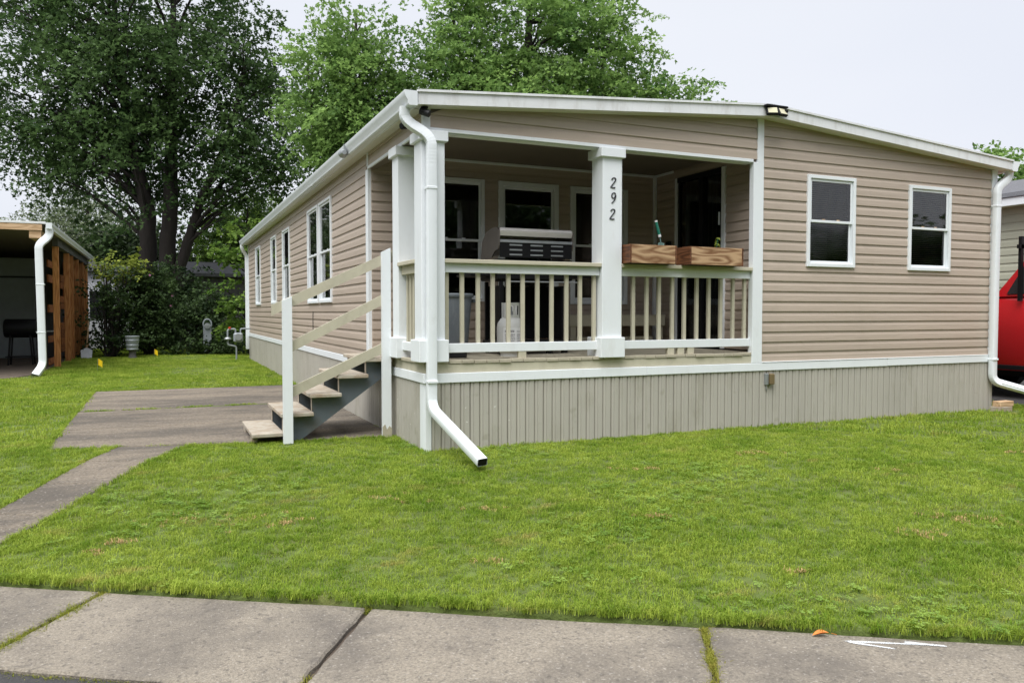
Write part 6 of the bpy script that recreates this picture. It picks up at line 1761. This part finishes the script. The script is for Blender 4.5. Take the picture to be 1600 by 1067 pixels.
# dry clippings lying in a few places on the lawn
CLIPS = [(-2.73, -1.75, 26, 0.05), (-2.84, -1.92, 16, 0.05), (-0.85, -1.57, 20, 0.12), (0.81, -2.84, 30, 0.05), (1.4, -1.61, 20, 0.07), (2.87, -1.51, 40, 0.12), (2.8, -3.87, 60, 0.13), (2.22, -3.93, 30, 0.1), (1.01, -4.08, 14, 0.03), (-2.25, -1.5, 30, 0.16), (4.4, 1.38, 12, 0.05), (-1.74, -1.73, 40, 0.16), (-0.55, -3.18, 16, 0.06), (3.42, -2.64, 16, 0.04), (-0.23, -2.18, 16, 0.05), (5.32, -2.47, 16, 0.05)]
cl = []
for (x, y, n_, r_) in CLIPS:
    n_ = max(4, int(n_ * 0.5)); r_ = r_ * 1.25
    a = rg.normal(0, r_, n_); b = rg.normal(0, r_ * 0.4, n_)
    cx, cy = x + SD.x * a + SN.x * b, y + SD.y * a + SN.y * b
    cl.append(np.column_stack([cx, cy, hz_np(cx, cy) + 0.016 + rg.random(n_) * 0.014]))
cl = np.concatenate(cl); cl = cl[allowed(cl[:, 0], cl[:, 1])]
M['straw'] = pmat('dry_clippings', (0.46, 0.31, 0.14), var=0.25, scale=40, rough=0.8)
cS = clump_collection('clipping', [(9, 0.030, 0.004, 0.014, 0.0018, 4.0, 31), (9, 0.026, 0.004, 0.012, 0.0018, 4.5, 32)], 'straw')
scatter('grass_clippings', cl, rg.uniform(0.7, 1.2, len(cl)), cS, 'dry brown clippings scattered on the front lawn', 'clippings', 6, 'straw')

# clover and broad-leaved weeds in patches of the lawn
def clover_mesh(seed):
    rr = random.Random(seed); vs = []; fs = []
    for i in range(9):
        a = rr.uniform(0, 6.283); r = 0.045 * math.sqrt(rr.random()); cx, cy, cz = r * math.cos(a), r * math.sin(a), rr.uniform(0.018, 0.042)
        ph = rr.uniform(0, 6.283)
        for k in range(3):
            th = ph + k * 2.094; d = Vector((math.cos(th), math.sin(th), rr.uniform(-0.1, 0.3))); p = Vector((-math.sin(th), math.cos(th), 0)); L1 = rr.uniform(0.010, 0.015)
            o = len(vs); c = Vector((cx, cy, cz))
            vs += [tuple(c), tuple(c + d * L1 * 0.6 + p * L1 * 0.5), tuple(c + d * L1 * 1.1), tuple(c + d * L1 * 0.6 - p * L1 * 0.5)]
            fs.append((o, o + 1, o + 2, o + 3))
    me = bpy.data.meshes.new('clover'); me.from_pydata(vs, [], fs); me.materials.append(M['clover']); return me
M['clover'] = grassmat('clover_leaves', (0.17, 0.30, 0.05), (0.36, 0.50, 0.11), (0.36, 0.36, 0.12))
cC = bpy.data.collections.new('clover_tufts')
for k in (1, 2, 3): cC.objects.link(bpy.data.objects.new('clover_tuft', clover_mesh(k)))
PC = lawn_points(-6, 9, -6.5, 2.5, 170, 0, 8.5, rg)
q = np.sin(PC[:, 0] * 1.7 + 1.3 * np.sin(PC[:, 1] * 1.3 + 0.5)) + np.sin(PC[:, 1] * 2.3 - 0.9 * PC[:, 0] + 2.0) + 0.5 * np.sin(PC[:, 0] * 5.1 + PC[:, 1] * 4.3)
PC = PC[(q + rg.normal(0, 0.6, len(q)) > 1.45) | ((PC[:, 0] > 0.2) & (SN.x * PC[:, 0] + SN.y * PC[:, 1] < S_FAR + 0.55) & (rg.random(len(PC)) < 0.35))]
scatter('clover', PC, rg.uniform(0.6, 1.0, len(PC)), cC, 'patches of clover growing through the front lawn', 'clover', 7, 'clover')
